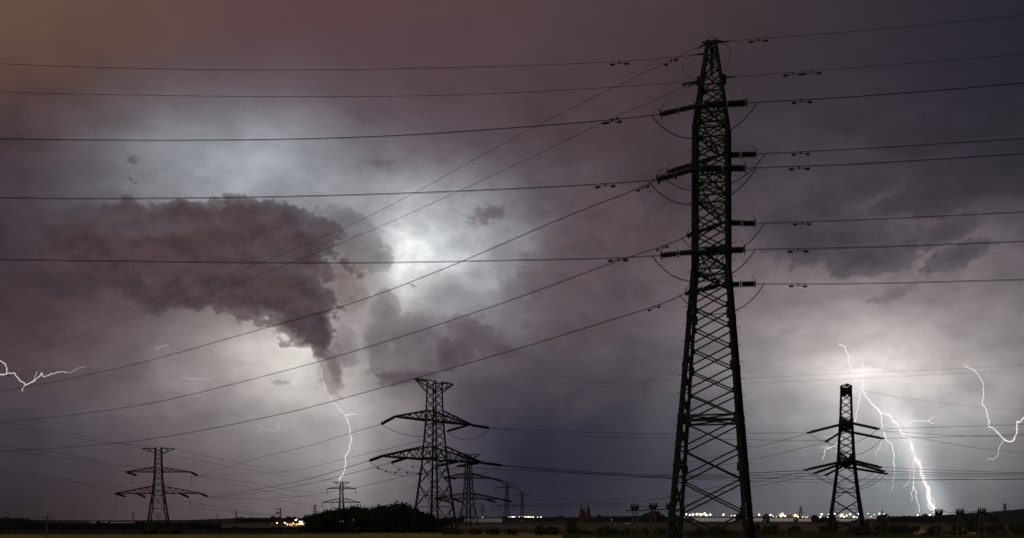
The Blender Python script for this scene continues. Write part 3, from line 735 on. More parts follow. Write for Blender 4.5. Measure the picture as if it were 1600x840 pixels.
def span(label, group, pts, Da, Db, r, dampers=(), name='overhead_wire', ext=None):
    """a conductor hanging in the vertical plane from distance Da (first point) to Db (last point)"""
    C = curve_through(pts); x0, x1 = C[0][0], C[-1][0]
    P = []
    for x, y in C:
        t = (x - x0) / (x1 - x0); D = 1 / (1 / Da + (1 / Db - 1 / Da) * t); P.append(at(x, y, D))
    mb = MB(); mb.tube(P, r, 6); o = mb.build(name, M['wire']); tag(o, label, 'power line', group)
    for dp in dampers:
        k = min(range(len(P) - 1), key=lambda i: abs((C[i][0] + C[i + 1][0]) / 2 - dp))
        a, b = P[k], P[k + 1]; t = (dp - C[k][0]) / (C[k + 1][0] - C[k][0]); c = a + (b - a) * t; d = (b - a).normalized(); dn = Vector((0, 0, -.22))
        q = MB(); q.bar(c + Vector((0, 0, .06)), c + dn, .16, .10); q.tube([c - d * .8 + dn * 1.2, c + dn * .9, c + d * .8 + dn * 1.2], .03, 5)
        q.lathe(c - d * 1.0 + dn * 1.2, c - d * .52 + dn * 1.2, [(0, .06), (.1, .12), (.9, .12), (1, .07)], 8); q.lathe(c + d * .52 + dn * 1.2, c + d * 1.0 + dn * 1.2, [(0, .06), (.1, .12), (.9, .12), (1, .07)], 8)
        q.build('vibration_damper', M['steel'], o)
    return P
MAINR, EARTHR = .043, .025
# strings of the giant pylon: (arm, side(-1 near,1 far), end row, column right), left end
SPEC = [  # arm, side, right end (px,py), left end (px,py)
    (0, -1, (1168, 161), (1031, 179)), (0, 1, (1182, 241), (1042, 269)), (1, -1, (1166, 263), (1027, 281)),
    (1, 1, (1181, 349), (1074, 368)), (2, -1, (1165, 390), (1032, 399)), (2, 1, (1181, 443), (1071, 458))]
ends = {}
# near circuit = side -1 in local x? local +x points away from the camera
for a, sd, re, le in SPEC:
    tp = tips[(a, sd)]; tw = world(root0, tp); D = tw.y
    right = at(re[0], re[1], D - .6)
    if sd == -1: left = at(le[0], le[1], D)
    else: left = at(le[0], le[1], D + (3.4 if a else 2.0))
    ends[(a, sd)] = (right, left)
    string(root0, local(root0, tw + (right - tw) * .10), local(root0, right), .23, 22, True, .28)
    string(root0, local(root0, tw + (left - tw) * .10), local(root0, left), .23, 22, True, .28)
    for e_ in (right, left): lk = MB(); lk.bar(tp, local(root0, tw + (e_ - tw) * .12), .14, .24); lk.build('link_plate', M['steel'], root0)
    # jumper loop under the arm from dead-end to dead-end
    rr, ll = right + Vector((.95, 0, 0)), left + (left - tw).normalized() * .8
    J = MB(); low = tp + Vector((0, 0, -3.0)); lw_ = world(root0, low)
    pts = []
    for i in range(25):
        t = i / 24; q = rr + (ll - rr) * t; s_ = 1 - abs(2 * t - 1) ** 2.6
        q.z = rr.z + (ll.z - rr.z) * t - 2.75 * s_; pts.append(local(root0, q))
    J.tube(pts, .05, 6); J.build('jumper_cable', M['wire'], root0)
# earth wire loops
for pts in ([(1116, 66, 135), (1128, 68, 135), (1137, 72, 135), (1142, 82, 135), (1139, 97, 135), (1133, 110, 135), (1125, 119, 135)],
            [(1104, 85, 135), (1083, 85, 135), (1071, 93, 135), (1066, 104, 135), (1070, 115, 135), (1081, 124, 135), (1094, 124, 135)],
            [(1104, 66, 135), (1107, 60, 135), (1114, 57, 135), (1120, 60, 135), (1124, 66, 135)],
            [(1092, 126, 135), (1085, 133, 135), (1090, 139, 135), (1095, 150, 135)]):
    J = MB(); J.tube([local(root0, at(*p)) for p in pts], .028, 5); J.build('jumper_cable', M['wire'], root0)
for a, b in (((1106, 67), (1090, 77)), ((1118, 66), (1141, 65)), ((1104, 84), (1085, 86)), ((1126, 122), (1150, 120)), ((1092, 127), (1070, 131)), ((1092, 127), (1075, 136))):
    eh = MB(); eh.tube([local(root0, at(a[0], a[1], 135)), local(root0, at(b[0], b[1], 135))], [.13, .06], 6); eh.build('earthwire_clamp', M['steel'], root0)

g1 = 'wires strung from the giant pylon'
span('uppermost wire, from the very tip of the giant pylon to the right', g1, [(1118, 66), (1350, 48), (1600, 24), (2000, -22)], 135, 122, EARTHR, (1185,))
span('second highest wire running right from the peak of the giant pylon', g1, [(1126, 122), (1350, 105), (1600, 85), (2000, 48)], 135, 124, EARTHR, (1239, 1268))
for (a, sd), y0, y1, y2, dm, lb in (((0, -1), 148, 130, 93, (1253,), 'highest right-hand conductor held by insulators on the giant pylon'), ((0, 1), 230, 216.5, 190, (1251,), 'second right-hand conductor of the giant pylon, just above its close twin'),
                      ((1, -1), 253.5, 240, 212, (1249,), 'third right-hand conductor of the giant pylon, just below its close twin'), ((1, 1), 341, 331, 308, (1253,), 'fourth right-hand conductor down the giant pylon'),
                      ((2, -1), 384, 377, 360, (1247,), 'fifth right-hand conductor, second lowest on the giant pylon'), ((2, 1), 440.5, 436.5, 425, (1247,), 'lowest right-hand conductor strung from the giant pylon')):
    r_ = ends[(a, sd)][0]; q = proj(r_)
    span(lb, g1, [q, (1350, y0 + 2.2), (1600, y1), (2000, y2)], r_.y, r_.y * .93, MAINR, dm)
# left, near circuit: nearly level spans
span('topmost thin level wire across the upper left sky', g1, [(1104, 85), (960, 97), (700, 106), (480, 109.5), (250, 108), (0, 100), (-400, 78)], 135, 138, EARTHR, (968,))
span('second thin level wire across the upper left sky', g1, [(1093, 127), (900, 140), (700, 149), (500, 151.5), (250, 149.5), (0, 144), (-400, 127)], 135, 138, EARTHR, (1080,))
for (a, sd), P, dm, lb in (((0, -1), [(960, 187), (800, 200), (600, 213), (350, 219), (0, 217), (-400, 205)], (956,), 'level conductor leaving the topmost left insulator of the giant pylon'),
                       ((1, -1), [(950, 287), (800, 295), (600, 303), (400, 308), (200, 310), (0, 309), (-400, 300)], (946,), 'level conductor crossing above the big dark cloud'),
                       ((2, -1), [(960, 403), (800, 406.5), (600, 410), (400, 410), (200, 408), (0, 405), (-400, 394)], (966,), 'level conductor crossing straight through the big dark cloud')):
    l_ = ends[(a, sd)][1]
    span(lb, g1, [proj(l_)] + P, l_.y, l_.y * 1.03, MAINR, dm)
# left, far circuit: falling away
span('upper of two thin wires falling steeply from the tip of the giant pylon', g1, [(1106, 67), (940, 146), (800, 217), (600, 326), (420, 405), (250, 463), (0, 545), (-250, 612)], 135, 480, EARTHR, (1049,))
span('lower of two thin wires falling steeply from the peak of the giant pylon', g1, [(1092, 127), (940, 193), (800, 260), (600, 351), (430, 420), (230, 490), (0, 562), (-250, 632)], 135, 480, EARTHR, (957,))
for (a, sd), P, dm, lb in (((0, 1), [(1010, 289), (900, 332), (700, 417), (560, 470), (400, 516), (200, 571), (0, 611), (-250, 650)], (1005,), 'upper of three heavy conductors falling to the lower left'),
                       ((1, 1), [(1050, 379), (950, 413), (800, 468), (600, 534), (440, 580), (220, 632), (0, 660), (-250, 690)], (1035,), 'middle of three heavy conductors falling to the lower left'),
                       ((2, 1), [(1040, 472), (960, 498), (800, 547), (600, 604), (440, 646), (220, 687), (0, 705), (-250, 722)], (1022,), 'lowest of three heavy conductors falling to the lower left')):
    l_ = ends[(a, sd)][1]
    span(lb, g1, [proj(l_)] + P, l_.y, 420, MAINR * 1.15, dm)

# ---- the far pylons: twin cross-arm lattice masts
def far_pylon(px, D, ztop, arms, rot, label, body, legw=.34, dw=.13, bar=8, strings=(), sub=4.5, group='lattice pylons', ctop=2.8, panels=None, split=True, cap=None, armn=6, hang=None):
    root = thing('lattice_pylon', label, 'pylon', on_ground(px, D), R(rot), group)
    z1, z2 = arms[0][0], arms[1][0]
    if panels is None:
        panels = [0]; z = 0
        while z < ztop - .8:
            w = 1.0
            for (a, wa), (b, wb) in zip(body, body[1:]):
                if a <= z <= b: w = wa + (wb - wa) * (z - a) / (b - a)
            z += max(1.6, w * (.95 if z < arms[1][0] - 2 else .72)); panels.append(min(z, ztop))
        panels[-1] = ztop
    belts = [p for p in panels if any(abs(p - a[0]) < 1.3 for a in arms)] + [panels[1]]
    wdf, one = gen_body(root, {'belts': belts, 'sub': sub}, body, panels, legw, dw, M['farsteel'], split=split)
    tp = {}
    for i, (z, zt, L) in enumerate(arms):
        for sd in (-1, 1):
            mb = MB() if split else one
            tp[(i, sd)] = gen_arm(mb, wdf, z, zt, L, sd, legw * .75, dw * .8, armn)
            if split: mb.build('crossarm', M['farsteel'], root)
    mb = MB() if split else one
    for sd in (-1, 1):
        for sy in (-1, 1):
            w = ctop / 2
            mb.bar((sd * w, sy * w, ztop), (sd * bar, 0, ztop + .1), dw * 1.4); mb.bar((sd * w, sy * w, ztop - 2.6), (sd * bar, 0, ztop), dw * 1.3)
            mb.bar((sd * (w + (bar - w) * .5), sy * w * .5, ztop), (sd * (w + (bar - w) * .35), sy * w * .6, ztop - 1.6), dw * .8)
    if split: mb.build('earthwire_arm', M['farsteel'], root)
    if hang:
        for i, fx in hang:
            z, zt, L = arms[i]; p = Vector((fx * L, 0, z)); q = p - Vector((0, 0, 5.0))
            if split: string(root, p, q, .26, 12, False, 0, None, True)
            else: one.tube([p, q], .22, 5)
    for i, fx, ex, ey, dd in strings:
        z, zt, L = arms[i]; p = Vector((fx * L, 0, z)); pw = world(root, p); q = at(ex, ey, pw.y + dd)
        string(root, p, local(root, q), max(.32, D / 1300), 14, False, .22, None, True)
    if not split:
        one.build('lattice_frame', M['farsteel'], root)
    return root, tp
def ztop_of(py, D): return CAMZ + (HZ - py) / F * D

# big left-centre pylon (arms turned toward the camera on its left)
bd = [(-.5, 8.2), (16.6, 4.6), (28.2, 3.1), (37.8, 2.6)]
T1, tp1 = far_pylon(679, 322, ztop_of(596, 322), [(ztop_of(657, 322), ztop_of(657, 322) + 2.6, 16.0), (ztop_of(717.5, 322), ztop_of(717.5, 322) + 3.4, 21.0)], 57,
    'large lattice pylon with two wide slanting arms beside the black copse', bd, .50, .18, 8.0,
    [(0, -1, 595, 662, -2), (0, 1, 765, 668, 3), (0, .95, 698, 673, 1), (1, -1, 577, 719, -2), (1, -.55, 611, 722, -2), (1, 1, 784, 726, 4), (1, .95, 713, 728, 0), (1, .5, 684, 727, -2)],
    sub=5.0, panels=[0, 6.4, 12.0, 16.6, 18.8, 21.0, 23.2, 25.2, 27.2, 29.2, 31.2, 33.2, 35.4, ztop_of(596, 322)])
bd2 = [(-.5, 8.0), (12, 4.4), (26, 2.9), (38, 2.3)]
T2, tp2 = far_pylon(732, 690, ztop_of(709, 690), [(ztop_of(746, 690), ztop_of(746, 690) + 2.6, 15.5), (ztop_of(778.5, 690), ztop_of(778.5, 690) + 3.2, 21.0)], 33,
    'mid-size lattice pylon standing directly behind the largest of the twin-armed ones', bd2, .62, .25, 7.5,
    [(0, 1, 786, 751, 4), (0, -1, 714, 747, 3), (1, 1, 800, 783, 4), (1, -1, 702, 783, 3), (1, .5, 775, 784, 3), (1, -.5, 724, 784, 3)], sub=99)
T5, tp5 = far_pylon(247.5, 650, ztop_of(700, 650), [(ztop_of(736.5, 650), ztop_of(736.5, 650) + 2.5, 16.2), (ztop_of(770, 650), ztop_of(770, 650) + 3.8, 21.6)], 4,
    'lattice pylon with flat symmetrical arms standing alone at far left', [(-.5, 9.6), (16, 5.2), (26, 3.5), (40, 2.8)], .58, .24, 8.2,
    [(0, -1, 214, 742, 4), (0, 1, 308.5, 742, 4), (1, -1, 196, 775, 4), (1, -.5, 228, 776, 4), (1, .5, 295, 776, 4), (1, .98, 324.5, 775, 4)], sub=99)
# dropper rods hanging at T5's arms
dr = MB()
for fx, i in ((-1, 1), (-.57, 1), (.72, 1), (1.0, 1), (-.8, 0), (1.0, 0)):
    z, L = ((ztop_of(736.5, 650), 16.2), (ztop_of(770, 650), 21.6))[i]
    dr = MB(); dr.tube([(fx * L, 0, z - (0 if fx < 0 else 1.6)), (fx * L + .4, .3, z - 5.4)], .07, 5); dr.box((fx * L + .5, .3, z - 5.5), .8, .3, .35); dr.build('jumper_weight', M['insul'], T5)
T6, tp6 = far_pylon(533.5, 1150, ztop_of(752.5, 1150), [(ztop_of(762.5, 1150), ztop_of(762.5, 1150) + 2.0, 12.6), (ztop_of(784, 1150), ztop_of(784, 1150) + 4, 16.8)], 12,
    'small pylon above the black copse where the lightning strikes', [(-.5, 8), (20, 3.0), (38, 2.4)], .8, .34, 7, sub=99, armn=4, hang=[(0, -1), (0, 1), (1, -1), (1, -.5), (1, .5), (1, 1)])
T3, tp3 = far_pylon(792, 1230, ztop_of(753, 1230), [(ztop_of(761.5, 1230), ztop_of(761.5, 1230) + 2.0, 12), (ztop_of(790, 1230), ztop_of(790, 1230) + 2.6, 15.5)], 25,
    'faint small pylon in front of the dark blue rain, near side of a pair', [(-.5, 7), (14, 3.2), (38, 1.8)], .42, .17, 5, sub=99, armn=4, split=True, hang=[(0, -1), (0, 1), (1, -1), (1, 1), (1, .5), (1, -.5)])
T4, tp4 = far_pylon(816, 1700, ztop_of(767, 1700), [(ztop_of(773.5, 1700), ztop_of(773.5, 1700) + 2.0, 12), (ztop_of(790, 1700), ztop_of(790, 1700) + 2.6, 14)], 20,
    'fainter smaller pylon right behind the pair before dark blue rain', [(-.5, 7), (14, 3.2), (38, 1.8)], .45, .18, 4, sub=99, armn=3, split=False, hang=[(0, -1), (0, 1), (1, -1), (1, 1)])
# right pylon, seen along its arms
T9, tp9 = far_pylon(1322, 338, ztop_of(604, 338), [(ztop_of(666, 338), ztop_of(666, 338) + 2.6, 15.0), (ztop_of(723, 338), ztop_of(723, 338) + 3.0, 20.0)], 78,
    'lattice pylon with insulators fanning both ways before the brightest lightning', [(-.5, 9.2), (8.2, 6.6), (18, 4.2), (30, 2.9), (38.5, 2.4)], .56, .23, 6.5,
    [(0, -1, 1264, 675, 0), (0, 1, 1292, 688, 2), (0, -1, 1371, 669, 0), (0, 1, 1378, 684, 0), (1, -1, 1260, 733, 0), (1, -.5, 1274, 738, 0), (1, 1, 1291, 741, 2), (1, -1, 1375, 729, 0), (1, -.45, 1380, 735, 0), (1, 1, 1384, 739, 2)],
    sub=3.2, panels=[0, 3.6, 8.4, 12.4, 15.4, 18, 19.9, 21.8, 23.6, 25.4, 27.2, 28.9, 30.7, 32.5, 34.3, 36.2, ztop_of(604, 338)])
cp = MB(); zc = ztop_of(612, 338)
for k in range(16): cp.bar((rnd.uniform(-3, 3), rnd.uniform(-1.4, 1.4), zc + rnd.uniform(-1.4, 1.4)), (rnd.uniform(-3, 3), rnd.uniform(-1.4, 1.4), zc + rnd.uniform(-1.4, 1.4)), .16)
for k in range(5): cp.box((rnd.uniform(-2, 2), rnd.uniform(-.9, .9), zc + rnd.uniform(-1, 1)), 1.1, .9, .8)
cp.build('earthwire_fittings', M['farsteel'], T9)
for i, pts in enumerate([[(1264, 675), (1292, 688)], [(1371, 669), (1378, 684)], [(1260, 733), (1274, 738), (1291, 741)], [(1375, 729), (1380, 735), (1384, 739)]]):
    for q in pts:
        fit = MB(); c = local(T9, at(q[0], q[1], 338)); fit.box(c, .9, .9, .5); fit.bar(c - Vector((.9, .7, 0)), c + Vector((.9, .7, .1)), .14); fit.build('yoke_plate', M['insul'], T9)
for (x0, y0), (x1, y1), sg in (((1264, 676), (1371, 670), 3.6), ((1292, 689), (1378, 685), 3.8), ((1260, 734), (1375, 730), 4.0), ((1274, 739), (1380, 736), 4.2), ((1291, 742), (1384, 740), 3.8)):
    J = MB(); J.tube(sagpts(local(T9, at(x0, y0, 338)), local(T9, at(x1, y1, 338)), sg, 18), .06, 5); J.build('jumper_cable', M['wire'], T9)
for (x0, y0), (x1, y1), sg in (((595, 662), (700, 672), 2.2), ((698, 674), (766, 669), 2.4), ((577, 720), (684, 728), 3.0), ((611, 723), (713, 729), 2.4), ((684, 728), (784, 727), 2.2)):
    J = MB(); J.tube(sagpts(local(T1, at(x0, y0, 322)), local(T1, at(x1, y1, 322)), sg, 18), .06, 5); J.build('jumper_cable', M['wire'], T1)
# counterweights strung under T1's lower arm
cw = MB()
for px, py in ((590.6, 731), (603.5, 735.5), (617.8, 737), (623, 733.5), (636, 738), (645, 728.5), (654, 739), (668, 737)):
    cw = MB(); cw.ball(local(T1, at(px, py, 318)), .28, 1); cw.build('jumper_weight', M['insul'], T1)
cw = MB(); cw.tube([local(T1, at(px, py, 318)) for px, py in ((586, 728), (590.6, 731), (603.5, 735.5), (617.8, 737), (636, 738), (654, 739), (672, 736))], .04, 5)
cw.build('jumper_cable', M['insul'], T1)
# very far, tiny pylons
tiny = None
for px, D, py, s, lb in ((492, 2600, 787, 1, 'tiny pylon poking above the street-lit end of the copse'), (369, 4200, 795.5, .8, 'tiny distant mast on the horizon right of two smaller ones'), (339, 4200, 803, .5, 'smallest of the tiny distant masts on the left horizon'), (208, 4200, 799, .7, 'tiny distant mast close beside the lone flat-armed pylon'),
                         (1251, 2600, 790, 1, 'tiny pylon rising between the town lights'), (1570, 2900, 785, 1.2, 'bare tiny mast on the slope of the dark hill'), (1379, 3000, 795, .6, 'tiny mast over the town lights under the lightning branches'), (754, 3000, 787, 1, 'tiny mast seen past the foot of the mid-size pylon'), (717, 3200, 797, .8, 'tiny mast between the legs of the twin-armed pylons')):
    h = ztop_of(py, D)
    if tiny is None:
        one = MB(); wdt = lambda z: 7 * (1 - z / 40) + 1
        for k in range(4):
            sx, sy = ((-1, -1), (1, -1), (1, 1), (-1, 1))[k]
            one.bar((sx * 4, sy * 4, -.5), (sx * .5, sy * .5, 40), .7)
            for z in range(0, 38, 5):
                w0, w1 = wdt(z) / 2, wdt(z + 5) / 2; sx2, sy2 = ((1, -1), (1, 1), (-1, 1), (-1, -1))[k]
                one.bar((sx * w0, sy * w0, z), (sx2 * w1, sy2 * w1, z + 5), .4)
        for z, L in ((24, 9), (30, 7.5), (36, 5)):
            one.bar((-L, 0, z), (L, 0, z), .6); one.bar((-L, 0, z), (0, 0, z + 2), .35); one.bar((L, 0, z), (0, 0, z + 2), .35)
        tiny = one.build('distant_pylon', M['farsteel']); o = tiny
    else: o = tiny.copy(); COL.objects.link(o)
    o.location = on_ground(px, D); o.scale = (s, s, h / 40); tag(o, lb, 'pylon', 'tiny pylons on the horizon')

# ---- distant conductors
g2 = 'thin wires between the far pylons'
S2 = [
 ('wire from the upper left insulator of the largest twin-armed pylon toward the far-left pylon', [(595, 662), (480, 696), (400, 716), (310, 742)], 320, 648, .05),
 ('heavy wire from the outer lower left insulator of the largest twin-armed pylon', [(577, 719), (480, 748), (400, 764), (325, 775)], 320, 650, .07),
 ('wire from the inner lower left insulator of the largest twin-armed pylon', [(611, 722), (500, 751), (400, 769), (325, 777)], 320, 650, .06),
 ('wire leaving the largest twin-armed pylon behind its lower left arm', [(662, 687), (560, 711), (450, 735), (297, 744)], 326, 650, .045),
 ('wire dipping from the shaft of the largest twin-armed pylon to far left', [(664, 735), (560, 760), (450, 776), (330, 777)], 326, 650, .045),
 ('upper wire from the right arm of the largest twin-armed pylon to the giant pylon', [(765, 668), (900, 674), (1060, 677), (1264, 675)], 326, 338, .045),
 ('lower faint wire beside the right arm of the largest twin-armed pylon', [(766, 669), (900, 680), (1060, 684), (1292, 688)], 328, 340, .045),
 ('heavy dark wire running right from the lower arm of the largest twin-armed pylon', [(784, 726), (900, 735), (1060, 742), (1260, 734)], 330, 336, .09),
 ('second heavy wire just under the dark bundle right of the dark blue rain', [(784, 727.5), (900, 737.5), (1060, 744.5), (1274, 738.5)], 328, 336, .07),
 ('third heavy wire closing the dark bundle behind the giant pylon', [(713, 728), (900, 738.5), (1100, 747), (1291, 742)], 322, 338, .06),
 ('bundled wire passing under the arms of the pylon before the lightning', [(1060, 743), (1250, 747.5), (1420, 748), (1600, 748), (1900, 745)], 345, 360, .06),
 ('lowest bundled wire under the brightest lightning', [(1000, 745), (1250, 752), (1420, 750), (1600, 747), (1900, 742)], 350, 380, .05),
 ('topmost wire right of the pylon with fanning insulators', [(1371, 669), (1450, 667), (1600, 662), (1900, 648)], 338, 320, .05),
 ('slightly lower wire crossing the curled lightning on the right', [(1378, 684), (1450, 682.5), (1600, 677), (1900, 660)], 340, 322, .05),
 ('wire slanting down to the right edge under the curled lightning', [(1378, 672), (1450, 686), (1520, 698), (1600, 707), (1800, 735)], 338, 420, .045),
 ('wire sinking to the right edge between the curled lightning and its twin', [(1371, 671), (1460, 678), (1540, 681), (1600, 680), (1800, 678)], 338, 390, .045),
 ('uppermost wire of the dense right-hand bundle', [(1375, 729), (1480, 734), (1600, 737), (1850, 738)], 338, 400, .05),
 ('second wire of the dense right-hand bundle', [(1380, 735), (1480, 738), (1600, 738), (1850, 733)], 338, 360, .06),
 ('third wire of the dense right-hand bundle', [(1384, 739), (1480, 741), (1600, 740), (1850, 736)], 340, 360, .06),
 ('fourth wire of the dense right-hand bundle, crossing the others', [(1384, 742), (1480, 744), (1600, 743), (1850, 748)], 340, 380, .05),
 ('wire falling left from the upper insulator of the pylon before the lightning', [(1264, 676), (1180, 698), (1060, 724), (930, 742), (812, 761)], 338, 1230, .055),
 ('wire falling left from the middle insulator of the pylon before the lightning', [(1292, 690), (1180, 716), (1060, 737), (930, 752), (775, 762)], 340, 1230, .055),
 ('wire falling left from the lower insulator of the pylon before the lightning', [(1260, 735), (1180, 752), (1060, 768), (930, 781), (816, 790)], 338, 1230, .055),
 ('wire falling low behind the giant pylon to the faint pair of pylons', [(1274, 740), (1180, 759), (1060, 776), (930, 786), (770, 790)], 338, 1230, .055),
 ('faint wire high above the pylon with fanning insulators', [(860, 598), (1060, 594), (1300, 584), (1600, 570), (1800, 556)], 420, 380, .030),
 ('fainter wire just below the one high over the fanned pylon', [(900, 604), (1100, 600), (1313, 592), (1600, 577), (1800, 563)], 420, 380, .026),
 ('faint earth wire from the tip of the fanned pylon to the right edge', [(1330, 606), (1420, 622), (1520, 634), (1600, 640), (1800, 650)], 338, 430, .026),
 ('upper earth wire reaching the flat-armed pylon from the left edge', [(-150, 634), (0, 659), (120, 678), (223, 700)], 330, 650, .05),
 ('lower earth wire reaching the flat-armed pylon from the left edge', [(-150, 640), (0, 664), (140, 687), (271, 700)], 330, 650, .05),
 ('wire to the upper left arm of the flat-armed pylon', [(-150, 682), (0, 696), (120, 712), (199, 737)], 330, 650, .05),
 ('wire to the upper right arm of the flat-armed pylon', [(-150, 688), (0, 702), (150, 722), (296, 737)], 330, 650, .05),
 ('wire to the outer lower left arm of the flat-armed pylon', [(-150, 722), (0, 735), (100, 747), (182, 770)], 330, 650, .05),
 ('wire to the lower right arm of the flat-armed pylon', [(-150, 726), (0, 739), (150, 756), (312, 770)], 330, 650, .05),
 ('upper earth wire between the flat-armed pylon and the struck small pylon', [(272, 700), (360, 720), (450, 738), (541, 753)], 650, 1150, .07),
 ('lower earth wire between the flat-armed pylon and the struck small pylon', [(224, 700), (330, 722), (430, 740), (526, 753)], 650, 1150, .07),
 ('wire from the upper right insulator of the flat-armed pylon to the small pylon', [(308, 742), (390, 753), (450, 764), (513, 769)], 650, 1150, .07),
 ('wire rising past the flat-armed pylon to the small pylon struck by lightning', [(308, 743), (400, 763), (470, 775), (555, 769)], 650, 1150, .07),
 ('wire from the outer lower right insulator of the flat-armed pylon', [(324, 776), (400, 779), (450, 783), (505, 790)], 650, 1150, .07),
 ('reddish wire sinking from the flat-armed pylon to the transformer pole', [(265, 777), (330, 790), (390, 799), (434, 803)], 640, 420, .05),
 ('lower reddish wire sinking to the transformer pole', [(262, 787), (330, 795), (390, 802), (434, 806)], 640, 420, .05),
 ('wire from the struck small pylon to the left arm of the mid-size pylon', [(555, 768), (600, 768), (650, 759), (699, 747)], 1150, 690, .07),
 ('lower wire from the struck small pylon to the mid-size pylon', [(561, 788), (610, 790), (650, 786), (688, 780)], 1150, 690, .07),
 ('wire linking the mid-size pylon and the faint pair at the top', [(786, 751), (790, 752), (800, 754), (808, 757), (816, 767)], 720, 1700, .10),
 ('wire linking the lower arms of the mid-size pylon and the faint pair', [(800, 783), (815, 789), (900, 791), (977, 789)], 720, 600, .08),
 ('upper faint wire joining the mid-size pylon and the row of switch poles', [(800, 783), (860, 786), (920, 785), (977, 786)], 720, 400, .05),
]
for lb, pts, a, b, r in S2: span(lb, g2, pts, a, b, r)

# ================================================================= POLES
def switch_pole(px, D, py, label, group):
    h = CAMZ + (HZ - py) / F * D
    r = thing('switch_pole', label, 'utility pole', on_ground(px, D), 0, group)
    for sx in (-1, 1):
        mb = MB(); mb.tube([(sx * .62, 0, -.2), (sx * .34, 0, h * .5), (sx * .22, 0, h - .9)], [.11, .10, .08], 8); mb.build('leg', M['concrete'], r)
    a = MB(); a.bar((-1.5, 0, h - .95), (1.5, 0, h - .95), .12, .14); a.bar((-.9, 0, h - .55), (.9, 0, h - .55), .09)
    for sx in (-1, 1): a.bar((sx * .3, 0, h - 1.4), (sx * 1.3, 0, h - .95), .06)
    a.build('crossarm', M['farsteel'], r)
    for x in (-.55, -.2, .15, .5):
        i_ = MB(); i_.lathe((x, 0, h - .62), (x + .06, 0, h + .12), [(0, .05), (.15, .10), (.3, .14), (.45, .08), (.6, .14), (.75, .08), (.9, .13), (1, .05)], 7); i_.build('pin_insulator', M['insul'], r)
    b = MB(); b.box((0, .1, h - .72), 1.1, .4, .34); b.box((-.35, .12, h - .42), .3, .3, .3); b.box((.38, .12, h - .40), .28, .3, .3); b.build('switch_box', M['farsteel'], r)
    return r
g3 = 'switch poles on two legs'
switch_pole(992, 205, 787.5, 'two-legged switch pole at the free end of the row beside the giant pylon', g3)
switch_pole(1020.5, 200, 785.5, 'two-legged switch pole in the middle of the row beside the giant pylon', g3)
switch_pole(1047, 205, 785.5, 'two-legged switch pole half hidden by the leg of the giant pylon', g3)
switch_pole(1467, 210, 795.5, 'two-legged switch pole right at the foot of the brightest lightning', g3)
switch_pole(1500, 208, 794.5, 'two-legged switch pole with the wide soil heap at its foot', g3)
switch_pole(1534, 204, 793.5, 'two-legged switch pole nearest the bare dark hill', g3)
g4 = 'low wires along the switch poles'
span('thick low wire along the switch poles beside the giant pylon', g4, [(976, 789.5), (992, 790), (1006, 790.6), (1020, 789.5), (1034, 789.8), (1047, 788), (1110, 786)], 206, 205, .045)
span('thin low wire above the switch poles rising behind the giant pylon', g4, [(900, 790), (960, 787), (1020, 780), (1080, 768), (1170, 748)], 420, 260, .03)
span('thick low wire linking the switch poles below the bare hill', g4, [(1452, 799), (1467, 797), (1484, 799.5), (1500, 797.5), (1517, 799), (1534, 796.5), (1560, 798), (1620, 800)], 210, 204, .05)
span('thin guy wire sloping off the first switch pole under the lightning', g4, [(1452, 799.5), (1460, 797), (1467, 795.5), (1476, 797.5)], 210, 209, .03)
# transformer pole
D = 420; h = CAMZ + (HZ - 793.5) / F * D
tpz = thing('transformer_pole', 'dark square pole with a small crossbar beside the orange town lights', 'utility pole', on_ground(438, D))
mb = MB(); mb.bar((0, 0, -.2), (0, 0, h), .46, .40); mb.build('pole', M['wood'], tpz)
mb = MB(); mb.bar((-1.9, 0, h - .1), (.3, 0, h - .1), .16, .2); mb.bar((-1.3, 0, h - 1.55), (0, 0, h - 1.55), .1); mb.build('crossarm', M['farsteel'], tpz)
mb = MB(); mb.lathe((-1.3, 0, h - 1.9), (-1.3, 0, h - 1.0), [(0, .06), (.2, .13), (.5, .08), (.8, .13), (1, .05)], 7); mb.build('pin_insulator', M['insul'], tpz)
mb = MB(); mb.box((-.75, 0, h - 1.5), .5, .5, .6); mb.build('transformer_box', M['farsteel'], tpz)
D = 215; h = CAMZ + (HZ - 806.3) / F * D
tq = thing('wooden_pole', 'short wooden pole with one crossbar at the far left edge of the field', 'utility pole', on_ground(74, D))
mb = MB(); mb.tube([(0, 0, -.2), (0, 0, h)], [.16, .13], 8); mb.build('pole', M['wood'], tq)
mb = MB(); mb.bar((-.9, 0, h - .05), (.9, 0, h + .02), .09, .1); mb.build('crossarm', M['wood'], tq)
for x in (-.75, .05, .75):
    mb = MB(); mb.lathe((x, 0, h), (x, 0, h + .22), [(0, .04), (.3, .09), (.6, .05), (.9, .08), (1, .03)], 7); mb.build('pin_insulator', M['insul'], tq)

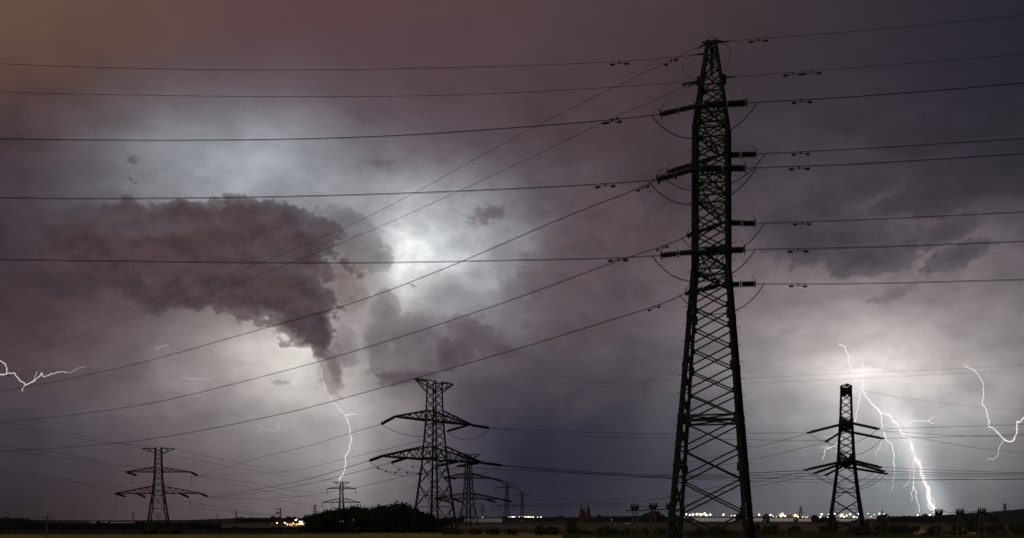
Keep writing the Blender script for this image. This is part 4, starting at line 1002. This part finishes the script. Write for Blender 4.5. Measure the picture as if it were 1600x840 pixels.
# ================================================================= TOWN LIGHTS AND BUILDINGS
def lamp(px, py, D, size, col, label, group):
    p = at(px, py, D); r = size / F * D * .34
    o = thing('lamp_post', label, 'lamp', (p.x, p.y, 0), 0, group)
    m = MB(); m.tube([(0, 0, -.2), (0, 0, p.z - r * .5)], [r * .16, r * .10], 6); m.build('pole', M['farsteel'], o)
    rg = random.Random(int(px * 10) + int(py * 7))
    m = MB(); m.ball((0, -.1, p.z), r, 2, 1, .7, .85); m.build('lamp_head', LW[col], o)
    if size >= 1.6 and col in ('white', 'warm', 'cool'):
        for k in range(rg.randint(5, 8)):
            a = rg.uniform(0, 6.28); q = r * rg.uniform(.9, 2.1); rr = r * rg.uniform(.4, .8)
            m = MB(); m.ball((math.cos(a) * q * 1.25, -.1, p.z + math.sin(a) * q * .8), rr, 1, 1, .7, 1); m.build('lamp_head', LW['gold' if rg.random() < .8 else 'pale'], o)  # made-up glowing balls round the core, imitating its glare
LR = 'glaring town light beyond the legs of the giant pylon'
LRr = 'bright white town light near the foot of the fanned pylon'
LM = 'bright light in the tight row on the horizon below the dark blue rain'
LL = 'street light in the orange-lit settlement beside the copse'
right1 = [(1072, 803, 3.4), (1078, 803.5, 3), (1083, 803, 3.4), (1089, 802.5, 3.8), (1095, 803, 4.6), (1101, 801.8, 4.8), (1104, 804, 3.4), (1110, 803, 3), (1130, 803, 3), (1143, 804.5, 1.5), (1148, 804.5, 1.7)]
right2 = [(1186, 803, 2.8), (1204, 803.5, 2.8), (1200, 805.5, 1.3), (1208, 806, 1.5), (1213, 806.5, 1.2), (1222, 803.5, 5.6), (1226.5, 805, 3.6), (1220, 806, 2.2), (1243, 804.2, 5.0), (1247, 806.5, 2), (1254, 807, 1.6), (1260, 809, 4.8), (1265, 809.5, 2.6), (1282, 806.5, 2.2), (1284, 802.5, 3), (1288, 808.5, 2.4), (1293, 807.5, 2), (1295.5, 802.5, 1.8),
          (1304, 802.5, 3), (1315, 804.2, 5.8), (1319, 806.5, 2.6), (1323, 804.5, 2.6), (1328, 802.3, 3), (1334, 807, 3.6), (1339, 808, 2.4), (1342, 801.8, 3), (1349, 809.5, 2.4), (1356, 801.5, 1.4), (1361, 806, 1.2), (1366, 803, 1.3), (1374, 801.5, 2.6), (1381, 802, 1.3), (1388, 806, 1.2), (1397, 806.5, 1.1)]
right3 = [(1417, 807.5, 1.6), (1434, 804.5, 3), (1453, 804, 3.2), (1457, 805, 2.2), (1492, 803.5, 3), (1526, 804, 2)]
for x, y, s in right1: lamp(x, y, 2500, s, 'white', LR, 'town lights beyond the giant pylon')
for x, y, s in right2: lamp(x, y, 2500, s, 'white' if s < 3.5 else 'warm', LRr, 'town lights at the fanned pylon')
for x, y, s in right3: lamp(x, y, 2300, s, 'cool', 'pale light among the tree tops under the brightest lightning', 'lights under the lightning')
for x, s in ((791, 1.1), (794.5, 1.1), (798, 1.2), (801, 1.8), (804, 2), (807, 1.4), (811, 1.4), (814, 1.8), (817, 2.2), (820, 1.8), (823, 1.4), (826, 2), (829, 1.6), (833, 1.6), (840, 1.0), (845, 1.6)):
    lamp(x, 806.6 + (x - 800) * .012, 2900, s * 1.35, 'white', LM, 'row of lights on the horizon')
lamp(816.5, 812.3, 2900, 1.2, 'red', 'single red light just under the bright horizon row', 'row of lights on the horizon')
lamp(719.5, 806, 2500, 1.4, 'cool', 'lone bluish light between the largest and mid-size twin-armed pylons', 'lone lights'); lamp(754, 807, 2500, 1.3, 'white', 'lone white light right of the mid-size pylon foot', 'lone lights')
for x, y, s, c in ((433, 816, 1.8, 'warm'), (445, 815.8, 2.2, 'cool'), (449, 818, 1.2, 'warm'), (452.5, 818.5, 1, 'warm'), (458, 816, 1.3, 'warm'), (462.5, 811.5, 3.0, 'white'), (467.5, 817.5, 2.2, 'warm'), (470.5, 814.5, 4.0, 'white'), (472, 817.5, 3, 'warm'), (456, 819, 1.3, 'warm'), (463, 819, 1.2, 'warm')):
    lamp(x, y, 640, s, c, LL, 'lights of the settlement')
lamp(425, 816.5, 640, 1.0, 'soft', 'faint outermost light left of the transformer pole', 'lights of the settlement'); lamp(483, 811, 640, 1.4, 'soft', 'small pale light peeping past the end tree of the copse', 'lights of the settlement')
for x, y, lb in ((532, 813.5, 'dim light low in the black copse, first of a close pair'), (536.3, 813.3, 'dim light low in the black copse, second of a close pair'), (552.2, 811.5, 'single dim light in the black copse')): lamp(x, y, 328, 1.3, 'soft', lb, 'dim lights in the copse')
lamp(955.5, 811.5, 640, 1.4, 'soft', 'small pale light alone on the pasture', 'lights on the pasture'); lamp(961.5, 817.4, 560, 1.0, 'dim', 'dim light alone at the start of the orange row', 'lights on the pasture')
for x in (977.5, 980.3, 983.6, 988, 998.5): lamp(x, 817, 560, .9, 'dim', 'tiny orange light in the row on the pasture', 'lights on the pasture')
def shed(px0, px1, D, py, key, label, roofh=1.2, name='greenhouse'):
    x0, x1 = (px0 - CX) / F * D, (px1 - CX) / F * D; h = CAMZ + (HZ - py) / F * D; w = x1 - x0; c = (x0 + x1) / 2
    o = thing(name, label, 'building', (c, D, 0), 0, 'long lit sheds')
    m = MB(); m.box((0, 5, h * .45), w, 10, h * .9); m.build('wall', M['shed'], o)
    m = MB(); m.add([(-w/2 - .3, -.3, h * .9), (w/2 + .3, -.3, h * .9), (w/2 + .3, 10.3, h * .9), (-w/2 - .3, 10.3, h * .9), (-w/2 - .3, 5, h * .9 + roofh), (w/2 + .3, 5, h * .9 + roofh)],
                    [(0, 1, 5, 4), (2, 3, 4, 5), (0, 4, 3), (1, 2, 5), (0, 3, 2, 1)]); m.build('roof', M['roof'], o)
    m = MB(); n = max(4, int(w / 9)); g = w / n
    for k in range(n): m.box((-w/2 + g * (k + .5), -.04, h * .5), g * .9, .1, h * .62)
    m.build('lit_strip', LWIN[key], o)  # on the halls this glow stands in for ground lit by town lamps
shed(140, 168, 1500, 813.6, 'pale', 'long low pale-lit greenhouse on the far left plain'); shed(172, 220, 1500, 814.2, 'pale', 'longer pale-lit greenhouse beside the lone flat-armed pylon')
shed(725, 785, 2000, 808.3, 'pale', 'pale grey-lit long shed behind the mid-size pylon')
shed(1085, 1165, 2450, 807.0, 'strip', 'long lit hall behind the giant pylon'); shed(1172, 1240, 2450, 807.2, 'strip', 'long lit hall right of the giant pylon'); shed(1248, 1300, 2450, 808.2, 'strip', 'lit hall beyond the tiny pylon among the town lights'); shed(1306, 1352, 2450, 808.2, 'strip', 'lit hall directly behind the feet of the fanned pylon')
# little houses of the settlement
def house(px, D, wpx, py, label):
    w = wpx / F * D; h = CAMZ + (HZ - py) / F * D
    o = thing('house', label, 'house', on_ground(px, D), 0, 'houses of the settlement')
    m = MB(); m.box((0, 3, h * .33), w, 6, h * .66); m.build('wall', M['shed'], o)
    m = MB(); m.add([(-w/2 - .3, -.3, h * .66), (w/2 + .3, -.3, h * .66), (w/2 + .3, 6.3, h * .66), (-w/2 - .3, 6.3, h * .66), (-w/2, 3, h), (w/2, 3, h)], [(0, 1, 5, 4), (2, 3, 4, 5), (0, 4, 3), (1, 2, 5), (0, 3, 2, 1)]); m.build('roof', M['roof'], o)
    for sx in (-.25, .25):
        m = MB(); m.box((sx * w, -.04, h * .36), w * .2, .1, h * .26); m.build('window_glow', LWIN['orange'], o)  # panes also glow in place of orange-lit walls and ground
house(451, 665, 10, 813, 'small house with lit windows beside the transformer pole'); house(462, 670, 9, 812.5, 'small house with lit windows in the middle of the settlement'); house(472, 668, 10, 812, 'small house with lit windows up against the copse')

# ================================================================= LIGHTNING
def jag(pts, D, w, seed, rough=.16, n=4):
    rg = random.Random(seed); P = [(float(x), float(y)) for x, y in pts]
    for _ in range(2):
        Q = [P[0]]
        for a, b in zip(P, P[1:]):
            l = math.hypot(b[0] - a[0], b[1] - a[1]); k = rg.uniform(-1, 1) * rough * l
            Q.append(((a[0] + b[0]) / 2 + (b[1] - a[1]) / (l + 1e-6) * k, (a[1] + b[1]) / 2 - (b[0] - a[0]) / (l + 1e-6) * k)); Q.append(b)
        P = Q
    m = len(P) - 1
    ws = w if isinstance(w, (list, tuple)) else (w, w * .8)
    pts3 = [at(x, y, D + math.sin(i * 1.7 + seed) * 25) for i, (x, y) in enumerate(P)]
    rad = [(ws[0] + (ws[-1] - ws[0]) * i / m if len(ws) == 2 else ws[min(int(i / m * (len(ws) - 1)), len(ws) - 2)] + (ws[min(int(i / m * (len(ws) - 1)), len(ws) - 2) + 1] - ws[min(int(i / m * (len(ws) - 1)), len(ws) - 2)]) * ((i / m * (len(ws) - 1)) % 1)) / F * D / 2 * rg.uniform(.85, 1.15) for i in range(m + 1)]
    return pts3, rad
CH = [(1376, 645), (1389, 647), (1404, 662), (1414, 679), (1427, 706), (1438, 728), (1444, 751), (1450, 774), (1459, 798)]
def frayed(n, seed):
    rg = random.Random(seed); out = []
    for _ in range(n):
        a = rg.randint(0, 4); b = rg.randint(a + 3, 8); o = rg.gauss(0, 2.4)
        out.append(([(x + o * (.5 + .5 * k / 4) + rg.gauss(0, 1.0), y - o * .5) for k, (x, y) in enumerate(CH[a:b + 1])], (.5, 1.0, .6), 'faint'))
    return out
def bolt(label, main, branches, D, seed):
    r = thing('lightning_bolt', label, 'lightning', at(main[0][0][-1][0], HZ, D) * 1.0, 0, 'lightning bolts'); r.location.z = 0
    for lst, nm in ((main, 'main_channel'), (branches, 'branch')):
        for i, (pts, w, key) in enumerate(lst):
            w = tuple(x * .85 + .35 for x in w)
            p, rad = jag(pts, D, w, seed + i * 7); mb = MB(); mb.tube([q - r.location for q in p], rad, 6); mb.build(nm, BOLT[key], r)
bolt('brightest lightning bolt, broad channel forking down to the right-hand fields',
     [([(1348, 568), (1348, 590), (1348, 610), (1360, 628), (1376, 645), (1389, 647), (1404, 662), (1414, 679), (1427, 706), (1438, 728), (1444, 751), (1450, 774), (1459, 798)], (1.3, 1.4, 2.2, 3.6, 5.0, 5.6, 5.4), 'core')],
     [([(1311, 537), (1321, 540), (1326, 561), (1335, 582), (1348, 586)], (1.0, 1.6), 'mid'), ([(1345, 612), (1341, 629), (1336, 660), (1330, 672)], (1.2, .7), 'mid'),
      ([(1376, 647), (1378, 668), (1383, 681), (1397, 709), (1398, 728)], (1.4, 1.0), 'mid'), ([(1398, 728), (1396, 745), (1392, 766)], (.7, .3), 'faint'), ([(1383, 681), (1374, 700), (1368, 713)], (.9, .4), 'faint'), ([(1382, 676), (1386, 700), (1384, 706)], (.6, .3), 'faint'),
      ([(1416, 664), (1425, 657), (1440, 656), (1448, 657), (1459, 650)], (1.1, .6), 'mid'), ([(1447, 657), (1455, 661), (1460, 659)], (.8, .4), 'mid'), ([(1404, 652), (1414, 652), (1428, 656)], (.7, .4), 'faint'),
      ([(1370, 595), (1376, 610), (1391, 616), (1402, 616), (1414, 631), (1424, 634)], (.8, .3), 'faint'), ([(1391, 616), (1396, 611), (1403, 612)], (.7, .4), 'faint'),
      ([(1429, 712), (1428, 735), (1427, 751), (1423, 770), (1424, 781)], (1.1, .5), 'mid'), ([(1427, 751), (1432, 768), (1433, 782), (1436, 799)], (1.1, .7), 'mid'),
      ([(1448, 766), (1450, 784), (1455, 797)], (1.2, 1.0), 'mid'), ([(1450, 770), (1460, 784), (1463, 796)], (1.1, .7), 'mid'), ([(1412, 688), (1406, 700), (1403, 712)], (.6, .3), 'faint'), ([(1424, 700), (1419, 715), (1417, 725)], (.6, .3), 'faint'), ([(1423, 728), (1420, 752), (1411, 761)], (.8, .4), 'faint'),
      ([(1316, 680), (1306, 694), (1299, 698), (1288, 703), (1285, 717)], (1.1, .5), 'mid'), ([(1299, 698), (1290, 697), (1281, 700)], (.7, .3), 'faint'), ([(1312, 676), (1300, 681), (1288, 681)], (.7, .3), 'faint'), ([(1306, 697), (1309, 722), (1307, 740)], (.8, .4), 'faint'), ([(1436, 690), (1448, 694), (1452, 690)], (.5, .3), 'faint'), ([(1436, 706), (1444, 709), (1452, 709)], (.5, .3), 'faint')] + frayed(12, 5), 5200, 3)
bolt('curled lightning bolt looping upward at the right edge', [([(1507, 569), (1517, 575), (1530, 588), (1537, 601), (1537, 618), (1536, 633), (1543, 647), (1544, 664), (1555, 671), (1566, 683), (1576, 689), (1585, 685), (1589, 671), (1589, 658), (1595, 658), (1603, 650), (1618, 640)], (.5, 1.0, 1.5, 1.9, 1.6), 'mid')],
     [([(1568, 688), (1560, 708), (1552, 717), (1543, 715)], (.8, .3), 'faint')], 5600, 21)
bolt('slender lightning bolt striking the small pylon above the copse', [([(497, 566), (503, 577), (507, 600), (513, 614), (519, 627), (529, 637), (540, 650), (546, 663), (549, 689), (540, 711), (539, 729), (531, 746), (530, 756)], (.4, .9, 1.5, 1.9, 1.8), 'faint')],
     [([(540, 648), (549, 646), (557, 646)], (.9, .5), 'mid'), ([(496, 590), (494, 614), (483, 627), (470, 632), (449, 640), (440, 651), (436, 666), (431, 673), (423, 672), (406, 663)], (.5, .9, .8, .3), 'hair'), ([(562, 655), (563, 672), (559, 688)], (.7, .3), 'hair')], 5200, 41)
bolt('crooked sideways lightning bolt at the left edge', [([(-14, 556), (0, 563), (8, 568), (11, 582), (23, 582), (30, 593), (40, 601), (53, 595), (65, 582), (68, 588), (80, 583), (91, 580), (104, 581)], (1.1, 1.3, 1.0, .5), 'faint')],
     [([(104, 581), (110, 582), (124, 574), (134, 573)], (.4, .1), 'hair'), ([(11, 583), (0, 584), (-10, 586)], (1.0, 1.0), 'mid'), ([(40, 601), (34, 608), (36, 611)], (.7, .4), 'faint'), ([(50, 597), (55, 588), (58, 580)], (.4, .3), 'faint')], 5200, 61)
bolt('hair-thin lightning thread in the pale cloud over the left wires', [([(284, 589), (300, 592), (318, 591), (336, 588)], (.7, .4), 'hair')], [([(243, 545), (252, 541), (264, 539)], (.5, .3), 'hair')], 5200, 71)

# ================================================================= AIR
HAZE = 2.0e-5
if HAZE:
    mb = MB(); x0, x1, y0, y1, zb, zt = -9200, 9200, -500, 9700, -1.6, 900
    mb.add([(x0, y0, zb), (x1, y0, zb), (x1, y1, zb), (x0, y1, zb), (x0, y0, zt), (x1, y0, zt), (x1, y1, zt), (x0, y1, zt)], [(0, 3, 2, 1), (4, 5, 6, 7), (0, 1, 5, 4), (1, 2, 6, 5), (2, 3, 7, 6), (3, 0, 4, 7)])
    hm = bpy.data.materials.new('haze'); hm.use_nodes = True; nt = hm.node_tree; nt.nodes.clear()
    o_ = nt.nodes.new('ShaderNodeOutputMaterial'); v_ = nt.nodes.new('ShaderNodeVolumePrincipled')
    v_.inputs['Color'].default_value = (.8, .82, .9, 1); v_.inputs['Density'].default_value = HAZE; v_.inputs['Anisotropy'].default_value = .3
    nt.links.new(v_.outputs[0], o_.inputs['Volume'])
    hz = mb.build('haze', hm); tag(hz, 'thin humid night air over the whole plain', 'haze', kind='stuff')
